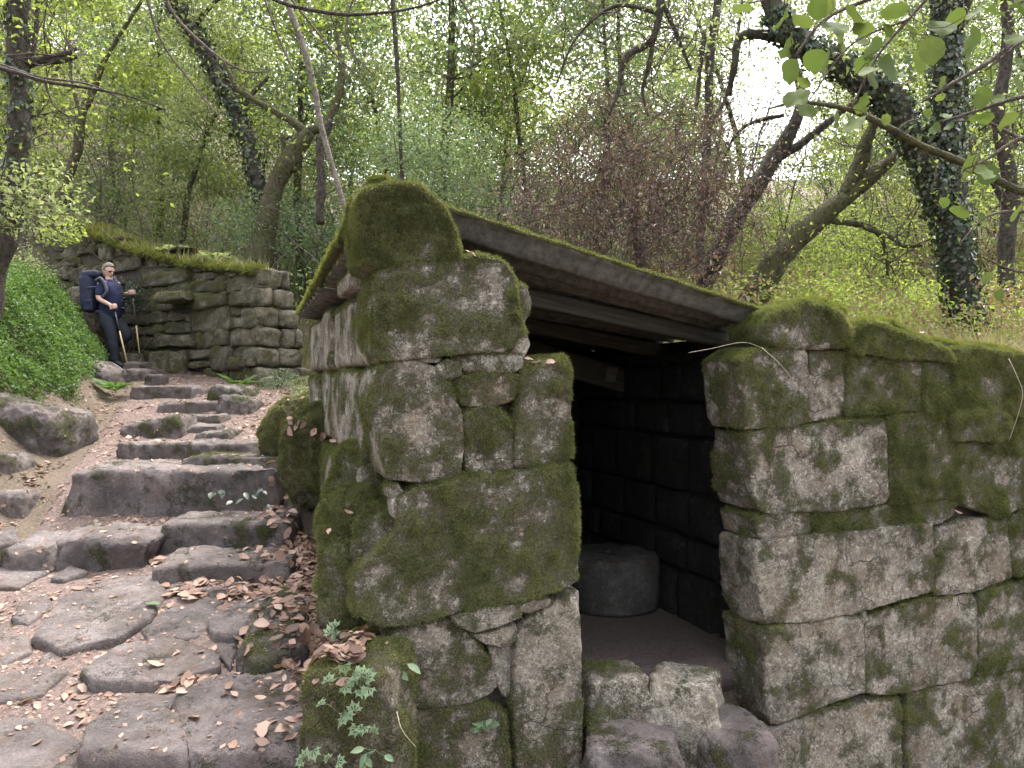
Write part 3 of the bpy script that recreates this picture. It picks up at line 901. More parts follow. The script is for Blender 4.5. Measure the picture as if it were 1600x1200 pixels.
for px, rise in (([(-20, 885), (50, 870), (78, 900), (30, 925), (-20, 925)], .02), ([(120, 1000), (150, 990), (128, 1052), (60, 1046), (70, 1035)], .012), ([(350, 1070), (430, 1066), (470, 1082), (400, 1086), (345, 1092)], .02), ([(-20, 985), (40, 992), (50, 1030), (-20, 1060)], .02), ([(340, 1000), (372, 1020), (360, 1055), (340, 1035)], .02), ([(225, 992), (270, 957), (340, 942), (350, 972), (300, 1010), (242, 1014)], .022), ([(0, 1132), (60, 1142), (118, 1170), (138, 1222), (-40, 1222)], .03),
           ([(-20, 1078), (60, 1052), (105, 1062), (62, 1100), (-20, 1114)], .03), ([(78, 917), (108, 897), (138, 905), (104, 918)], .04), ([(-20, 846), (22, 836), (30, 860), (-20, 872)], .05),
           ([(190, 1096), (255, 1092), (300, 1104), (230, 1124), (185, 1118)], .018), ([(30, 950), (70, 935), (80, 955), (45, 985), (20, 980)], .018), ([(270, 905), (350, 925), (400, 922), (330, 942)], .018)):
    slab(px, rise, .15, parent=path_ob, amp=.010)
rock(246, 462, 880, 925, 4.76, .46, 'long low step block under the mossy ended step', 'step', moss=.06, yaw=.09, amp=.02, r=.05, name='step_stone', tilt=.08, roll=.02)
rock(257, 468, 815, 866, 5.22, .45, 'long step block with a mossy right end, above the lowest riser', 'step', moss=.14, yaw=.02, amp=.018, r=.06, name='step_stone', tilt=.06)
rock(86, 262, 838, 896, 4.98, .50, 'rounded bare step boulder on the left of the steps', 'boulder', moss=.02, amp=.035, r=.14, tilt=.12, roll=-.03, yaw=-.05)
rock(14, 98, 852, 903, 4.92, .42, 'small rounded boulder half hidden by the bare step boulder', 'boulder', moss=.03, amp=.03, r=.12, tilt=.08, roll=.12)
rock(112, 452, 731, 820, 5.75, .62, 'huge mossy step block, biggest of the flight', 'step', moss=.12, up=.02, amp=.035, r=.10, name='step_stone', tilt=.05, roll=-.005, res=.04)
rock(290, 452, 714, 740, 6.0, .48, 'thin mossy slab on the right half of the huge step block', 'step', moss=.28, up=.1, amp=.02, r=.05, name='step_stone', sink=.05)
rock(186, 424, 693, 716, 6.75, .45, 'long dark edged slab just behind the huge step block', 'step', moss=.22, up=-.1, amp=.02, r=.05, name='step_stone')
rock(196, 292, 656, 686, 7.5, .50, 'slanting mossy stone in the path above the long slab', 'boulder', moss=.3, amp=.03, r=.08, roll=.16)
rock(284, 350, 648, 664, 8.1, .4, 'flat bare stone behind the slanting mossy stone', 'step', amp=.02, r=.05, name='step_stone')
rock(292, 348, 664, 683, 7.7, .35, 'small flat stone beside the slanting mossy stone', 'step', amp=.02, r=.05, name='step_stone')
rock(306, 366, 674, 692, 7.3, .35, 'low mossy stone near the right bank of the path', 'boulder', moss=.3, amp=.03, r=.07)
rock(252, 375, 628, 643, 8.8, .5, 'wide flat step in the middle of the upper path', 'step', moss=.02, amp=.02, r=.05, name='step_stone')
rock(345, 402, 622, 655, 8.7, .5, 'sloping mossy stone at the right of the wide flat step', 'boulder', moss=.3, amp=.03, r=.1, roll=-.2)
rock(208, 312, 602, 622, 9.7, .5, 'flat step stone on the upper path below the hiker', 'step', moss=.03, amp=.025, r=.06, name='step_stone')
rock(332, 396, 604, 632, 9.6, .6, 'yellow mossed stone below the corner of the ruined wall', 'boulder', moss=.42, amp=.03, r=.1, roll=-.15)
rock(188, 236, 576, 592, 11.3, .4, 'grey stone at the tip of the hiking pole', 'boulder', amp=.03, r=.07)
rock(230, 258, 585, 597, 10.9, .3, 'little flat stone beside the upper step', 'boulder', amp=.02, r=.05)
rock(196, 234, 566, 577, 11.9, .35, 'small rounded stone right of the walking hiker', 'boulder', amp=.02, r=.06)
rock(128, 232, 552, 566, 12.55, .5, 'sill-like flat stone at the foot of the ruin doorway', 'step', mat='old_granite', amp=.02, r=.06, name='step_stone')
rock(236, 296, 549, 587, 11.9, .5, 'squat mossy block at the foot of the ruined wall', 'boulder', moss=.3, mat='old_granite', amp=.03, r=.09)
rock(86, 180, 560, 618, 10.0, .9, 'big rounded boulder bulging out of the bank below the hiker', 'boulder', moss=.05, up=.1, amp=.06, r=.25, roll=-.36, res=.05)
rock(-80, 112, 622, 745, 6.6, .95, 'large mossy boulder in the left bank', 'boulder', moss=.22, up=.1, amp=.06, r=.28, roll=-.20, res=.045, mat='path_stone')
rock(0, 50, 766, 812, 5.75, .35, 'small round boulder at the foot of the left bank', 'boulder', moss=.05, amp=.03, r=.14)
rock(-40, 36, 712, 765, 6.1, .4, 'dark stone under the large mossy bank boulder', 'boulder', moss=.2, amp=.04, r=.12)
rock(412, 540, 618, 705, 6.2, .55, 'mossy boulder leaning on the hut side wall, farther of two', 'boulder', moss=.85, up=.2, amp=.05, r=.2, roll=.08, mat='old_granite')
rock(440, 548, 632, 778, 5.5, .55, 'tall mossy boulder against the hut side wall, nearer of two', 'boulder', moss=.85, up=.2, amp=.06, r=.22, roll=.14, mat='old_granite')
rock(478, 636, 1052, 1235, 2.92, .42, 'moss capped rock with herbs growing on it, beside the hut corner', 'boulder', moss=.5, up=.35, amp=.03, r=.14, sink=.2, res=.03, mat='old_granite')
# moss covered footing stones along the hut's left side
for a in ((508, 612, 700, 800, 3.75, .42, .8), (500, 600, 770, 850, 3.62, .4, .9), (498, 580, 840, 925, 3.50, .38, .85), (545, 628, 800, 880, 3.44, .3, .8)):
    rock(*a[:6], name='footing_stone', moss=a[6], up=.3, amp=.05, r=.15, mat='granite', parent=side_core, key='hut', sink=.2)
# threshold
rock(905, 1016, 1064, 1140, 3.80, .38, 'mossy threshold stone at the left of the doorway', 'boulder', moss=.38, up=.1, amp=.03, r=.09, roll=-.02, mat='granite', yaw=.15)
rock(1012, 1138, 1076, 1170, 3.74, .42, 'angular pale stone tipped over in the middle of the doorway', 'boulder', moss=.12, amp=.035, r=.08, roll=-.05, mat='granite', yaw=-.35, taper=.35)
rock(1082, 1205, 1152, 1240, 3.60, .45, 'rounded grey stone below the right door jamb', 'boulder', moss=.05, amp=.03, r=.14, mat='path_stone')
rock(905, 1078, 1176, 1255, 3.45, .45, 'low worn stone below the threshold at the bottom edge', 'boulder', moss=.08, amp=.03, r=.12, mat='path_stone')

# ------------------------------------------------------------------ the ruined wall uphill
A0, A1 = np.array([-3.80, 11.0]), np.array([-9.35, 14.7])
RU = (A1 - A0) / np.linalg.norm(A1 - A0); RL = np.linalg.norm(A1 - A0)
RN = np.array([RU[1], -RU[0]]) * np.sign(RU[1] * 1 - 0)      # normal; made to face the path below
if RN[1] > 0: RN = -RN
def ruin_top(a):      # height above the eye along the wall, from the near corner
    return np.interp(a / RL, [0, .08, .3, .55, .8, 1.0], [1.66, 1.74, 1.98, 2.40, 2.98, 3.20])
ruin = thing('ruined_wall', (A0[0], A0[1], EYE - .1), 'ruined dry stone building with a fern and moss topped wall behind the hiker', 'ruin')
def ruin_pt(a, o, z):
    return np.stack([A0[0] + RU[0] * a + RN[0] * o, A0[1] + RU[1] * a + RN[1] * o, EYE + z], -1)
P, Qd = cubegrid(24, 3, 10)
q = P * .5 + .5
for a0, a1, zt in ((.3, 3.72, None), (4.55, RL, None), (3.72, 4.55, 1)):
    a = a0 + (a1 - a0) * q[:, 0]
    zt_ = ruin_top(a) - .12
    zb_ = np.full_like(zt_, -.6) if zt is None else np.full_like(zt_, 1.78)
    core_ = mk('wall_core', ruin_pt(a, -.62 + .5 * q[:, 1], zb_ + (zt_ - zb_) * q[:, 2]), Qd, M['dark_core'], ruin, pivot='base')
    if a0 == .3: ruin_core = core_
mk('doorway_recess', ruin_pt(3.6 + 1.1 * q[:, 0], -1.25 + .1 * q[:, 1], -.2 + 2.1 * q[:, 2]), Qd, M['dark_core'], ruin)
rr = np.random.default_rng(23)
z = -.35
row = 0
while z < 3.2:
    hgt = rr.uniform(.18, .46)
    a = -.02 + rr.uniform(0, .05)
    while a < RL:
        wv = rr.uniform(.35, 1.15) * (1.3 if hgt > .28 else 1)
        if a < .1: wv = rr.uniform(.55, .95)
        e = min(a + wv, RL)
        zt0, zt1 = min(z + hgt, ruin_top(a)), min(z + hgt, ruin_top(e))
        mid = (a + e) / 2
        gp = float(ground(*(A0 + RU * mid))) - EYE
        door = 3.72 < mid < 4.55 and z < 1.7
        if max(zt0, zt1) - z > .07 and z + hgt > gp - .1 and not door:
            for half in ((0, 1),) if hgt < .27 or rr.random() < .45 else ((0, .5), (.5, 1)):
                S += 1
                j = rr.uniform(-.065, .065, 4) * min(1, hgt / .25)
                zz0, zz1 = z + hgt * half[0], z + hgt * half[1]
                zt0_, zt1_ = min(zz1, ruin_top(a)), min(zz1, ruin_top(e))
                if max(zt0_, zt1_) - zz0 < .06: continue
                zt0_, zt1_ = max(zt0_, zz0 + .02), max(zt1_, zz0 + .02)
                poly = [(-e + .006, zz0 + .004 + j[0] * .6), (-a - .006, zz0 + .004 + j[1] * .6), (-a - .012, zt0_ + j[2] * .6), (-(a + e) / 2, min((zt0_ + zt1_) / 2 + j[2] * .8, ruin_top((a + e) / 2) + .01)), (-e + .012, zt1_ + j[3] * .6)]
                G_, Qs = cubegrid(7, 5, 3)
                pa = np.array(poly); ex = pa.max(0) - pa.min(0); hh = np.array([ex[0] / 2, ex[1] / 2, .2])
                B = chip(rbox(G_, hh, .035), 0, hh, rr, 8, .82, .99)
                uv = coons(pa, np.clip(B[:, :2] / hh[:2] * .5 + .5, 0, 1))
                pr_ = rr.uniform(-.05, .05) - .03 * (z + .3)
                V = ruin_pt(-uv[:, 0], B[:, 2] - .2 + pr_, uv[:, 1])
                finish_stone('stone', V, Qs, M['old_granite'], ruin_core, .34 + .08 * (z > 1.2), .4, .042, S, 3.2, key='ruin')
        a = e
    z += hgt
    row += 1
# protruding ledge stone, the return of the wall to the right and its quoins
rock(242, 311, 456, 470, 11.75, .4, None, name='ledge_stone', parent=ruin, moss=.5, up=.4, amp=.02, r=.05, mat='old_granite', sink=.0, key='ruin', yaw=-.45)
rock(100, 152, 446, 550, 13.0, .3, None, name='door_slab', parent=ruin, moss=.35, amp=.04, r=.12, mat='old_granite', key='ruin', taper=.45)
rock(84, 120, 500, 560, 12.8, .35, None, name='door_slab', parent=ruin, moss=.5, amp=.04, r=.14, mat='old_granite', key='ruin')
for k in range(7):
    zz = -.35 + .3 * k
    L = np.interp(zz, [-.3, 1.8], [1.15, .55])
    a = 0.02
    while a < L - .12:
        e = min(a + rr.uniform(.25, .5), L)
        S += 1
        P, Qs = cubegrid(6, 5, 5)
        V = rbox(P, ((e - a) / 2 - .008, .2, .145), .06)
        dirx = unit(np.array([.56, .83])); ny_ = np.array([.83, -.56])
        base = A0 + np.array([.02, .0])
        W = np.stack([base[0] + dirx[0] * ((a + e) / 2 + V[:, 0]) + ny_[0] * (V[:, 1] - .20), base[1] + dirx[1] * ((a + e) / 2 + V[:, 0]) + ny_[1] * (V[:, 1] - .2), EYE + zz + .15 + V[:, 2]], -1)
        finish_stone('stone', W, Qs, M['old_granite'], ruin_core, .2, .4, .03, S, 3.2, key='ruin')
        a = e
for x0, x1, yt, yb, d in ((428, 462, 560, 600, 11.6), (452, 480, 572, 602, 11.8), (405, 440, 590, 615, 10.8), (462, 492, 588, 612, 10.9)):
    rock(x0, x1, yt, yb, d, .35, {428: 'round rubble stone at the end of the ruined wall', 452: 'dark rubble stone between the ruined wall and the hut', 405: 'rubble stone in the creeper below the ruin corner', 462: 'small mossy stone beside the hut far corner'}[x0],
         'boulder', moss=.2, amp=.03, r=.12, mat='old_granite')
# ------------------------------------------------------------------ moss: short tufts standing on the stones
def tufts(keys, density, length, width, rng, droop=.5, power=1.6, cut=.25):
    """blades on the mossy places of the stones; density per square metre of full moss"""
    out, rnd = [], []
    for V, Q, m in keys:
        T = np.concatenate([Q[:, [0, 1, 2]], Q[:, [0, 2, 3]]])
        a, b, c = V[T[:, 0]], V[T[:, 1]], V[T[:, 2]]
        cr = np.cross(b - a, c - a)
        ar = np.linalg.norm(cr, axis=1) / 2
        mm = np.clip((m[T].mean(1) - cut) / (1 - cut), 0, 1) ** power
        n = unit(cr)
        mm = mm * (n[:, 2] > -.6)
        ex = ar * mm * density
        N = rng.poisson(ex)
        ids = np.repeat(np.arange(len(T)), N)
        if not len(ids): continue
        u, v = rng.random(len(ids)), rng.random(len(ids))
        f = u + v > 1
        u[f], v[f] = 1 - u[f], 1 - v[f]
        p = a[ids] + (b - a)[ids] * u[:, None] + (c - a)[ids] * v[:, None]
        nn = n[ids]
        L = length * rng.uniform(.45, 1.25, len(ids))[:, None] * (.6 + .6 * mm[ids])[:, None]
        d = unit(nn * .75 + rng.normal(size=p.shape) * .38 + np.array([0, 0, -droop]) * (1 - np.abs(nn[:, 2:])) * 1.0)
        s = unit(np.cross(d, rng.normal(size=p.shape))) * width * rng.uniform(.6, 1.3, (len(ids), 1))
        out.append(np.stack([p - nn * .002 - s, p - nn * .002 + s, p + d * L], 1).reshape(-1, 3))
        clump = np.clip(.5 + .55 * fbm(p * 7, 13, 2) + rng.normal(size=len(p)) * .2, 0, 1)
        rnd.append(np.stack([clump * .5, clump * .5, clump], 1).reshape(-1))
    V = np.concatenate(out)
    return V, np.arange(len(V)).reshape(-1, 3), np.concatenate(rnd)

rg = np.random.default_rng(3)
V, Fc, a = tufts(MOSSY['hut'], 70000, .018, .0019, rg, cut=.32)
mk('moss', V, Fc, M['moss'], hut_ob, {'rnd': a}, kind='stuff')
V, Fc, a = tufts(MOSSY['roof'], 9000, .020, .003, rg, 0)
mk('moss', V, Fc, M['bright_moss'], hut_ob, {'rnd': a}, kind='stuff')
near = [k for k in MOSSY['rocks'] if k[0][:, 1].mean() < 6.9]
far = [k for k in MOSSY['rocks'] if k[0][:, 1].mean() >= 6.9]
V, Fc, a = tufts(near, 42000, .018, .0022, rg, .2)
mk('boulder_moss', V, Fc, M['moss'], None, {'rnd': a}, kind='stuff')
V, Fc, a = tufts(far, 5000, .025, .005, rg, .2)
mk('boulder_moss', V, Fc, M['moss'], None, {'rnd': a}, kind='stuff')
V, Fc, a = tufts(MOSSY['ruin'], 2200, .03, .007, rg, .3)
mk('moss', V, Fc, M['moss'], ruin, {'rnd': a}, kind='stuff')

# thick moss caps: along the top of the right-hand wall, the roof's front edge and the ruin
def cap(name, P, wid, hgt, parent, mat_body, n=40, key_n=60000, length=.022, bw=.002, seed=0, mat='bright_moss'):
    L = smooth_line(P, n)
    V, fs_ = tube(np.c_[L], wid * (.75 + .35 * np.abs(perlin(np.c_[np.arange(n) * .37, np.zeros(n), np.zeros(n) + seed], seed))), 12, .5, seed)
    c = np.repeat(L, 12, 0)
    V = c + (V - c) * np.array([1, 1, hgt / wid])
    Q = fs_[0]
    o = mk(name, V, fs_, mat_body, parent, {'moss': np.ones(len(V))})
    T, Fc_, a_ = tufts([(V, Q, np.ones(len(V)))], key_n, length, bw, np.random.default_rng(seed), .3)
    mk('moss_tufts', T, Fc_, M[mat], o, {'rnd': a_}, kind='stuff')
    return o
def fp(px, py, s):      # a point above the front wall, s behind its face
    t, z = front_px(px, py, -s)
    return hut(t, s, z)
cap('moss_cap', [fp(1215, 492, .12), fp(1262, 480, .12), fp(1310, 492, .12)], .10, .05, hut_ob, M['granite'], 24, seed=3)
cap('moss_cap', [fp(1330, 511, .12), fp(1375, 510, .12), fp(1410, 528, .12), fp(1478, 546, .12)], .12, .045, hut_ob, M['granite'], 40, seed=4)
cap('moss_cap', [fp(1484, 548, .14), fp(1530, 548, .14), fp(1600, 563, .14), fp(1700, 586, .14), fp(1800, 606, .14)], .13, .045, hut_ob, M['granite'], 50, seed=5)
cap('moss_cap', [fp(1166, 559, .1), fp(1186, 552, .1), fp(1255, 550, .1)], .08, .03, hut_ob, M['granite'], 20, seed=8)
cap('moss_cap', [fp(574, 287, .18), fp(600, 286, .18), fp(640, 304, .18)], .04, .025, hut_ob, M['granite'], 24, seed=6)
rim = [hut(t, .17, rl(t) + .016) for t in np.linspace(rt0 + .02, rt1 - .03, 14)]
cap('moss_cap', [hut(-.07, s_, z_) for s_, z_ in ((.2, .885), (.5, .815), (.8, .765))], .03, .018, hut_ob, M['granite'], 24, seed=21)
cap('moss_cap', [hut(-.085, s_, z_) for s_, z_ in ((.70, .752), (1.3, .715), (1.7, .672), (2.4, .632), (3.16, .592))], .034, .026, hut_ob, M['granite'], 40, seed=22)
cap('moss_cap', rim, .022, .016, hut_ob, M['granite'], 60, 50000, .014, .0018, seed=7)
def ruin_cap(a0, a1, o, lift, wid, hgt, seed):
    return cap('moss_cap', [ruin_pt(a, o, ruin_top(a) + lift) for a in np.linspace(a0, a1, 16)], wid, hgt, ruin, M['old_granite'], 60, 5000, .06, .007, seed)
ruin_cap(.0, RL, -.14, -.01, .20, .07, 11)
ruin_cap(.4, RL - .2, -.40, .0, .3, .10, 12)

# ------------------------------------------------------------------ trees
def line_px(pts, d, n=None, dd=None):
    """[(px, py, width px[, distance])] -> points and radii"""
    P, r = [], []
    for p in pts:
        dist = p[3] if len(p) > 3 else d
        P.append(at(p[0], p[1], dist)); r.append(p[2] / F * dist / 2)
    L = smooth_line(np.c_[np.array(P), r], n or max(8, len(pts) * 6))
    return L[:, :3], np.maximum(L[:, 3], .002)

def twig_walk(p, d, L, rng, n=7, wander=.28, lift=.0):
    P = [p]
    d = unit(d)
    for _ in range(n - 1):
        d = unit(d + rng.normal(size=3) * wander + np.array([0, 0, lift]))
        P.append(P[-1] + d * L / (n - 1))
    return np.array(P)

def twigs(mb, P, r, count, L, rng, tips, r0=.008, lift=.05, sub=3, start=.25, k=4):
    for _ in range(count):
        i = int(rng.uniform(start, 1) * (len(P) - 1))
        base = P[i]
        t = unit(P[min(i + 1, len(P) - 1)] - P[max(i - 1, 0)])
        d = unit(rng.normal(size=3)); d = unit(d - t * d.dot(t) * .6 + np.array([0, 0, .25]))
        l = L * rng.uniform(.5, 1.3)
        W = twig_walk(base, d, l, rng, 8, .25, lift)
        mb.add(*tube(W, np.linspace(min(r0, r[i] * .7), r0 * .25, 8), k, cap=False))
        for s_ in range(sub):
            j = rng.integers(2, 7)
            d2 = unit(W[j] - W[j - 1] + rng.normal(size=3) * .8)
            W2 = twig_walk(W[j], d2, l * .5, rng, 5, .3, lift)
            mb.add(*tube(W2, np.linspace(r0 * .4, r0 * .15, 5), 3, cap=False))
            tips += [W2[2], W2[3], W2[4]]
        tips += [W[5], W[6], W[7]]

def tree(name, label, d, trunk, branches=(), mat='bark', twig=(0, 1.0), leaf=None, group=None, seed=0, rough=.28, category='tree', base=None, ivy=None, k=12):
    rng = np.random.default_rng(seed + 100)
    P, r = line_px(trunk, d)
    root = thing(name, P[0], label, category, group)
    mk('trunk', *tube(P, r, k, rough, seed), M[mat], root)
    lines = [(P, r)]
    for b in branches:
        Pb, rb = line_px(b, d)
        mk('branch', *tube(Pb, rb, max(6, k - 3), rough, seed + 3), M[mat], root)
        lines.append((Pb, rb))
    tips = []
    if twig[0]:
        mb = MB()
        for Pl, rl in lines:
            twigs(mb, Pl, rl, int(twig[0] * (1 if Pl is P else .6)), twig[1], rng, tips, start=twig[2] if len(twig) > 2 else .3)
        mb.build('twigs', M['twig'], root, kind='stuff')
    if leaf:
        n, size, spread, lm = leaf
        tp = np.array(tips)
        C = tp[rng.integers(0, len(tp), n)] + rng.normal(size=(n, 3)) * spread
        V, Fc_, a_ = leaf_cards(C, size, rng, .45, .55, .2)
        mk('crown', V, Fc_, M[lm], root, {'rnd': a_}, smooth=False, kind='stuff')
    if ivy:
        for (li, n, size, off, lo, hi) in ivy:
            Pl, rl = lines[li]
            i = rng.uniform(lo, hi, n) * (len(Pl) - 1.001)
            j = i.astype(int); f = (i - j)[:, None]
            c = Pl[j] * (1 - f) + Pl[j + 1] * f
            rad = (rl[j] * (1 - f[:, 0]) + rl[j + 1] * f[:, 0])[:, None]
            T = unit(Pl[j + 1] - Pl[j])
            o = rng.normal(size=(n, 3)); o = unit(o - T * (o * T).sum(1, keepdims=True))
            bulge = 1 + .5 * fbm(c * 2.2 + o * .6, seed, 3)[:, None]
            C = c + o * (rad * 1.02 + np.abs(rng.normal(size=(n, 1))) * off * np.clip(bulge, .2, 2))
            s = size * rng.uniform(.55, 1.3, (n, 1))
            nr = unit(o + rng.normal(size=(n, 3)) * .45)
            ax = unit(np.array([0, 0, -1.0]) + rng.normal(size=(n, 3)) * .45); ax = unit(ax - nr * (ax * nr).sum(1, keepdims=True))
            sd_ = np.cross(nr, ax)
            V = np.stack([C - ax * s * .35, C + sd_ * s * .5 - ax * s * .1, C + ax * s * .6 - nr * s * .1, C - sd_ * s * .5 - ax * s * .1], 1).reshape(-1, 3)
            mk('ivy', V, np.arange(4 * n).reshape(-1, 4), M['ivy'], root, {'rnd': np.repeat(rng.random(n), 4)}, smooth=False, kind='stuff')
    return root

tree('ivy_tree', 'stout ivy clad tree with a thick arching limb behind the right wall', 8.0,
     [(1518, 560, 60), (1500, 440, 46), (1482, 300, 42), (1480, 150, 36), (1478, 0, 34), (1472, -160, 30)],
     [[(1474, 335, 40), (1448, 255, 42), (1395, 165, 42), (1332, 112, 38), (1262, 78, 30), (1216, 34, 30), (1196, -40, 26), (1190, -120, 20)],
      [(1262, 78, 22, 8.0), (1225, 60, 18, 8.1), (1160, 56, 14, 8.2), (1148, 100, 11, 8.2), (1138, 150, 9, 8.3)],
      [(1482, 60, 26), (1500, 20, 24), (1530, -40, 20)]],
     'bark', (12, .9, .4), (1400, .07, .16, 'shrub'), seed=1, ivy=[(0, 5200, .055, .036, .0, 1), (1, 3600, .055, .042, .0, .75)])
tree('leaning_tree', 'mossy tree leaning to the right just behind the low end of the hut roof', 8.6,
     [(1120, 560, 46), (1180, 462, 44), (1215, 405, 40), (1272, 347, 34), (1332, 300, 28), (1385, 256, 20), (1408, 232, 14)],
     [[(1318, 308, 22), (1342, 262, 24), (1352, 225, 20), (1368, 180, 15), (1372, 120, 10)],
      [(1290, 345, 8), (1350, 352, 9), (1375, 368, 8), (1385, 400, 6), (1387, 430, 4)],
      [(1350, 355, 8, 8.5), (1395, 372, 7, 8.3), (1410, 384, 6, 8.2), (1440, 384, 5, 8.2)]],
     'mossy_bark', (16, .8, .2), (900, .05, .14, 'spring'), seed=2)
tree('leaning_tree', 'dark thinner tree leaning beside the withered brown bush', 9.2,
     [(1040, 560, 34), (1105, 432, 30), (1150, 342, 29), (1200, 262, 27), (1240, 196, 19), (1250, 140, 14), (1235, 70, 12), (1228, -40, 10)],
     [[(1205, 252, 14), (1250, 226, 13), (1295, 190, 11), (1345, 152, 9), (1400, 110, 6)],
      [(1225, 180, 7), (1180, 190, 6), (1150, 210, 5), (1130, 250, 3)]],
     'bark', (18, .9, .25), (700, .05, .15, 'shrub'), seed=3)
tree('slim_tree', 'dark slim upright tree between the brown bush and the sky gap', 11.0,
     [(1085, 470, 14), (1098, 330, 13), (1106, 200, 13), (1110, 90, 13), (1122, 0, 12), (1128, -100, 10)],
     [[(1120, 30, 9), (1100, 60, 8), (1090, 150, 6), (1085, 200, 4)], [(1108, 200, 7), (1135, 150, 6), (1150, 70, 6), (1160, 0, 4)]],
     'bark', (14, 1.0, .3), (500, .07, .2, 'shrub'), seed=4)
tree('bank_tree', 'dark ivy flecked tree at the left edge above the green bank', 7.2,
     [(-45, 640, 48), (-22, 470, 42), (0, 400, 38), (22, 300, 32), (32, 180, 29), (28, 100, 30), (30, 0, 28), (32, -140, 24)],
     [[(44, 100, 14), (70, 92, 12), (105, 84, 8), (120, 76, 5)], [(40, 90, 10), (70, 96, 9), (100, 94, 9), (120, 88, 6)], [(36, 130, 8), (55, 60, 7), (60, -20, 6)]],
     'bark', (12, .9, .4), (1100, .055, .16, 'spring'), seed=5, ivy=[(0, 700, .05, .03, .35, 1)])
tree('mossy_sapling', 'thin bent mossy tree rising behind the top of the ruined wall', 15.5,
     [(78, 420, 13), (92, 335, 13), (102, 290, 13), (122, 232, 14), (128, 180, 13), (146, 140, 11), (160, 100, 9)],
     [[(128, 180, 6), (112, 130, 5), (108, 60, 4)], [(160, 100, 7), (190, 50, 6), (235, -20, 5)]],
     'mossy_bark', (10, 1.4, .4), (900, .10, .35, 'spring'), seed=6)
tree('ivy_sapling', 'slanting ivy dotted tree leaning left above the ruined wall', 16.0,
     [(428, 440, 24), (412, 330, 22), (396, 255, 22), (372, 185, 24), (342, 120, 23), (302, 50, 22), (270, 0, 20), (230, -70, 16)],
     [[(372, 185, 7), (392, 150, 7), (420, 120, 5)], [(300, 48, 9), (320, 20, 7), (360, -20, 5)]],
     'bark', (12, 1.5, .3), (1000, .10, .35, 'shrub'), seed=7, ivy=[(0, 1500, .10, .08, .05, .95)])
tree('forked_tree', 'yellow mossed forked tree with dark bare limbs behind the ruin corner', 14.2,
     [(392, 430, 44), (408, 390, 36), (425, 310, 28), (444, 262, 27), (466, 228, 25), (484, 205, 20)],
     [[(480, 208, 13), (450, 186, 12), (425, 172, 11), (390, 152, 9), (368, 134, 9), (352, 98, 6)],
      [(484, 205, 14), (508, 196, 13), (522, 170, 11), (534, 122, 11), (530, 80, 8), (525, 40, 5)],
      [(462, 268, 9), (448, 248, 10), (441, 212, 7)]],
     'mossy_bark', (9, 1.0, .5), (500, .09, .3, 'spring'), seed=8)
tree('pale_tree', 'smooth pale grey slender tree curving up behind the roof ridge', 10.0,
     [(552, 400, 8), (540, 332, 8), (512, 235, 9), (497, 175, 9), (494, 150, 9), (476, 80, 10), (448, 0, 10), (430, -60, 10)], [], 'pale_bark', (7, .8, .5), (200, .07, .2, 'spring'), seed=9, rough=.08)
tree('dark_stem', 'short dark twisted stem between the pale tree and the mossy forked tree', 13.0,
     [(500, 350, 14), (502, 300, 14), (500, 235, 13), (505, 215, 13), (518, 188, 12)], [], 'bark', (5, .7, .3), seed=10)
tree('pole_tree', 'straight thin dark pole tree in the glossy green foliage above the roof', 12.0,
     [(632, 330, 7), (628, 270, 6), (623, 150, 6), (618, 60, 7), (613, 0, 7), (610, -60, 6)], [], 'bark', (10, .8, .2), (400, .08, .25, 'laurel'), seed=12)
tree('hanging_branch_tree', 'dark crooked overhanging limb dropping from the top middle over the brown bush', 7.5,
     [(1046, -160, 16), (1034, -20, 14), (1026, 40, 12), (1016, 66, 11), (986, 82, 10), (972, 104, 9), (966, 140, 7), (952, 180, 4)],
     [[(1026, 40, 8), (1012, 110, 7), (1004, 140, 5), (1008, 165, 3)], [(1034, 0, 8), (1060, 60, 6), (1080, 110, 4)], [(1030, 20, 7), (960, 10, 6), (900, 60, 4), (870, 130, 3)]],
     'bark', (20, .8, .2), (300, .05, .15, 'shrub'), seed=13)
tree('thicket_tree', 'grey leaning tree in the brambles at the far right edge', 10.5,
     [(1590, 560, 26), (1572, 420, 24), (1580, 300, 22), (1560, 180, 20), (1575, 60, 18), (1570, -60, 15)],
     [[(1576, 330, 8), (1540, 270, 7), (1500, 235, 5)], [(1570, 250, 8), (1620, 180, 7)]], 'bark', (16, 1.0, .15), (700, .07, .2, 'spring'), seed=14)

# slender background trees: three forms, copied with their own turn and height
protos = []
def bg_tree(seed, lm, hgt, n):
    rng = np.random.default_rng(seed)
    P = twig_walk(np.array([0, 0, -.5]), np.array([.1, 0, 1]), hgt, rng, 9, .12, .1)
    L = smooth_line(np.c_[P, np.linspace(.11, .03, 9)], 22)
    root = thing('woodland_tree', (0, 0, 0), 'slender leafy tree in the wood beyond the ruin and hut', 'tree', 'slender trees of the background wood')
    mk('trunk', *tube(L[:, :3], L[:, 3], 7, .2, seed), M['bark' if seed % 2 else 'mossy_bark'], root)
    tips, mb = [], MB()
    twigs(mb, L[:, :3], L[:, 3], 26, 2.0, rng, tips, .02, .05, 3, .25, 4)
    mb.build('branches', M['twig'], root, kind='stuff')
    tp = np.array(tips)
    C = tp[rng.integers(0, len(tp), n)] + rng.normal(size=(n, 3)) * .34
    V, Fc_, a_ = leaf_cards(C, .10, rng, .4, .6, .2)
    mk('crown', V, Fc_, M[lm], root, {'rnd': a_}, smooth=False, kind='stuff')
    return root
protos = [bg_tree(31, 'shrub', 9.5, 5200), bg_tree(32, 'spring', 8.0, 4600), bg_tree(34, 'laurel', 8.5, 5600)]
KIND = ['grey green', 'light green', 'glossy green']
rb = np.random.default_rng(77)
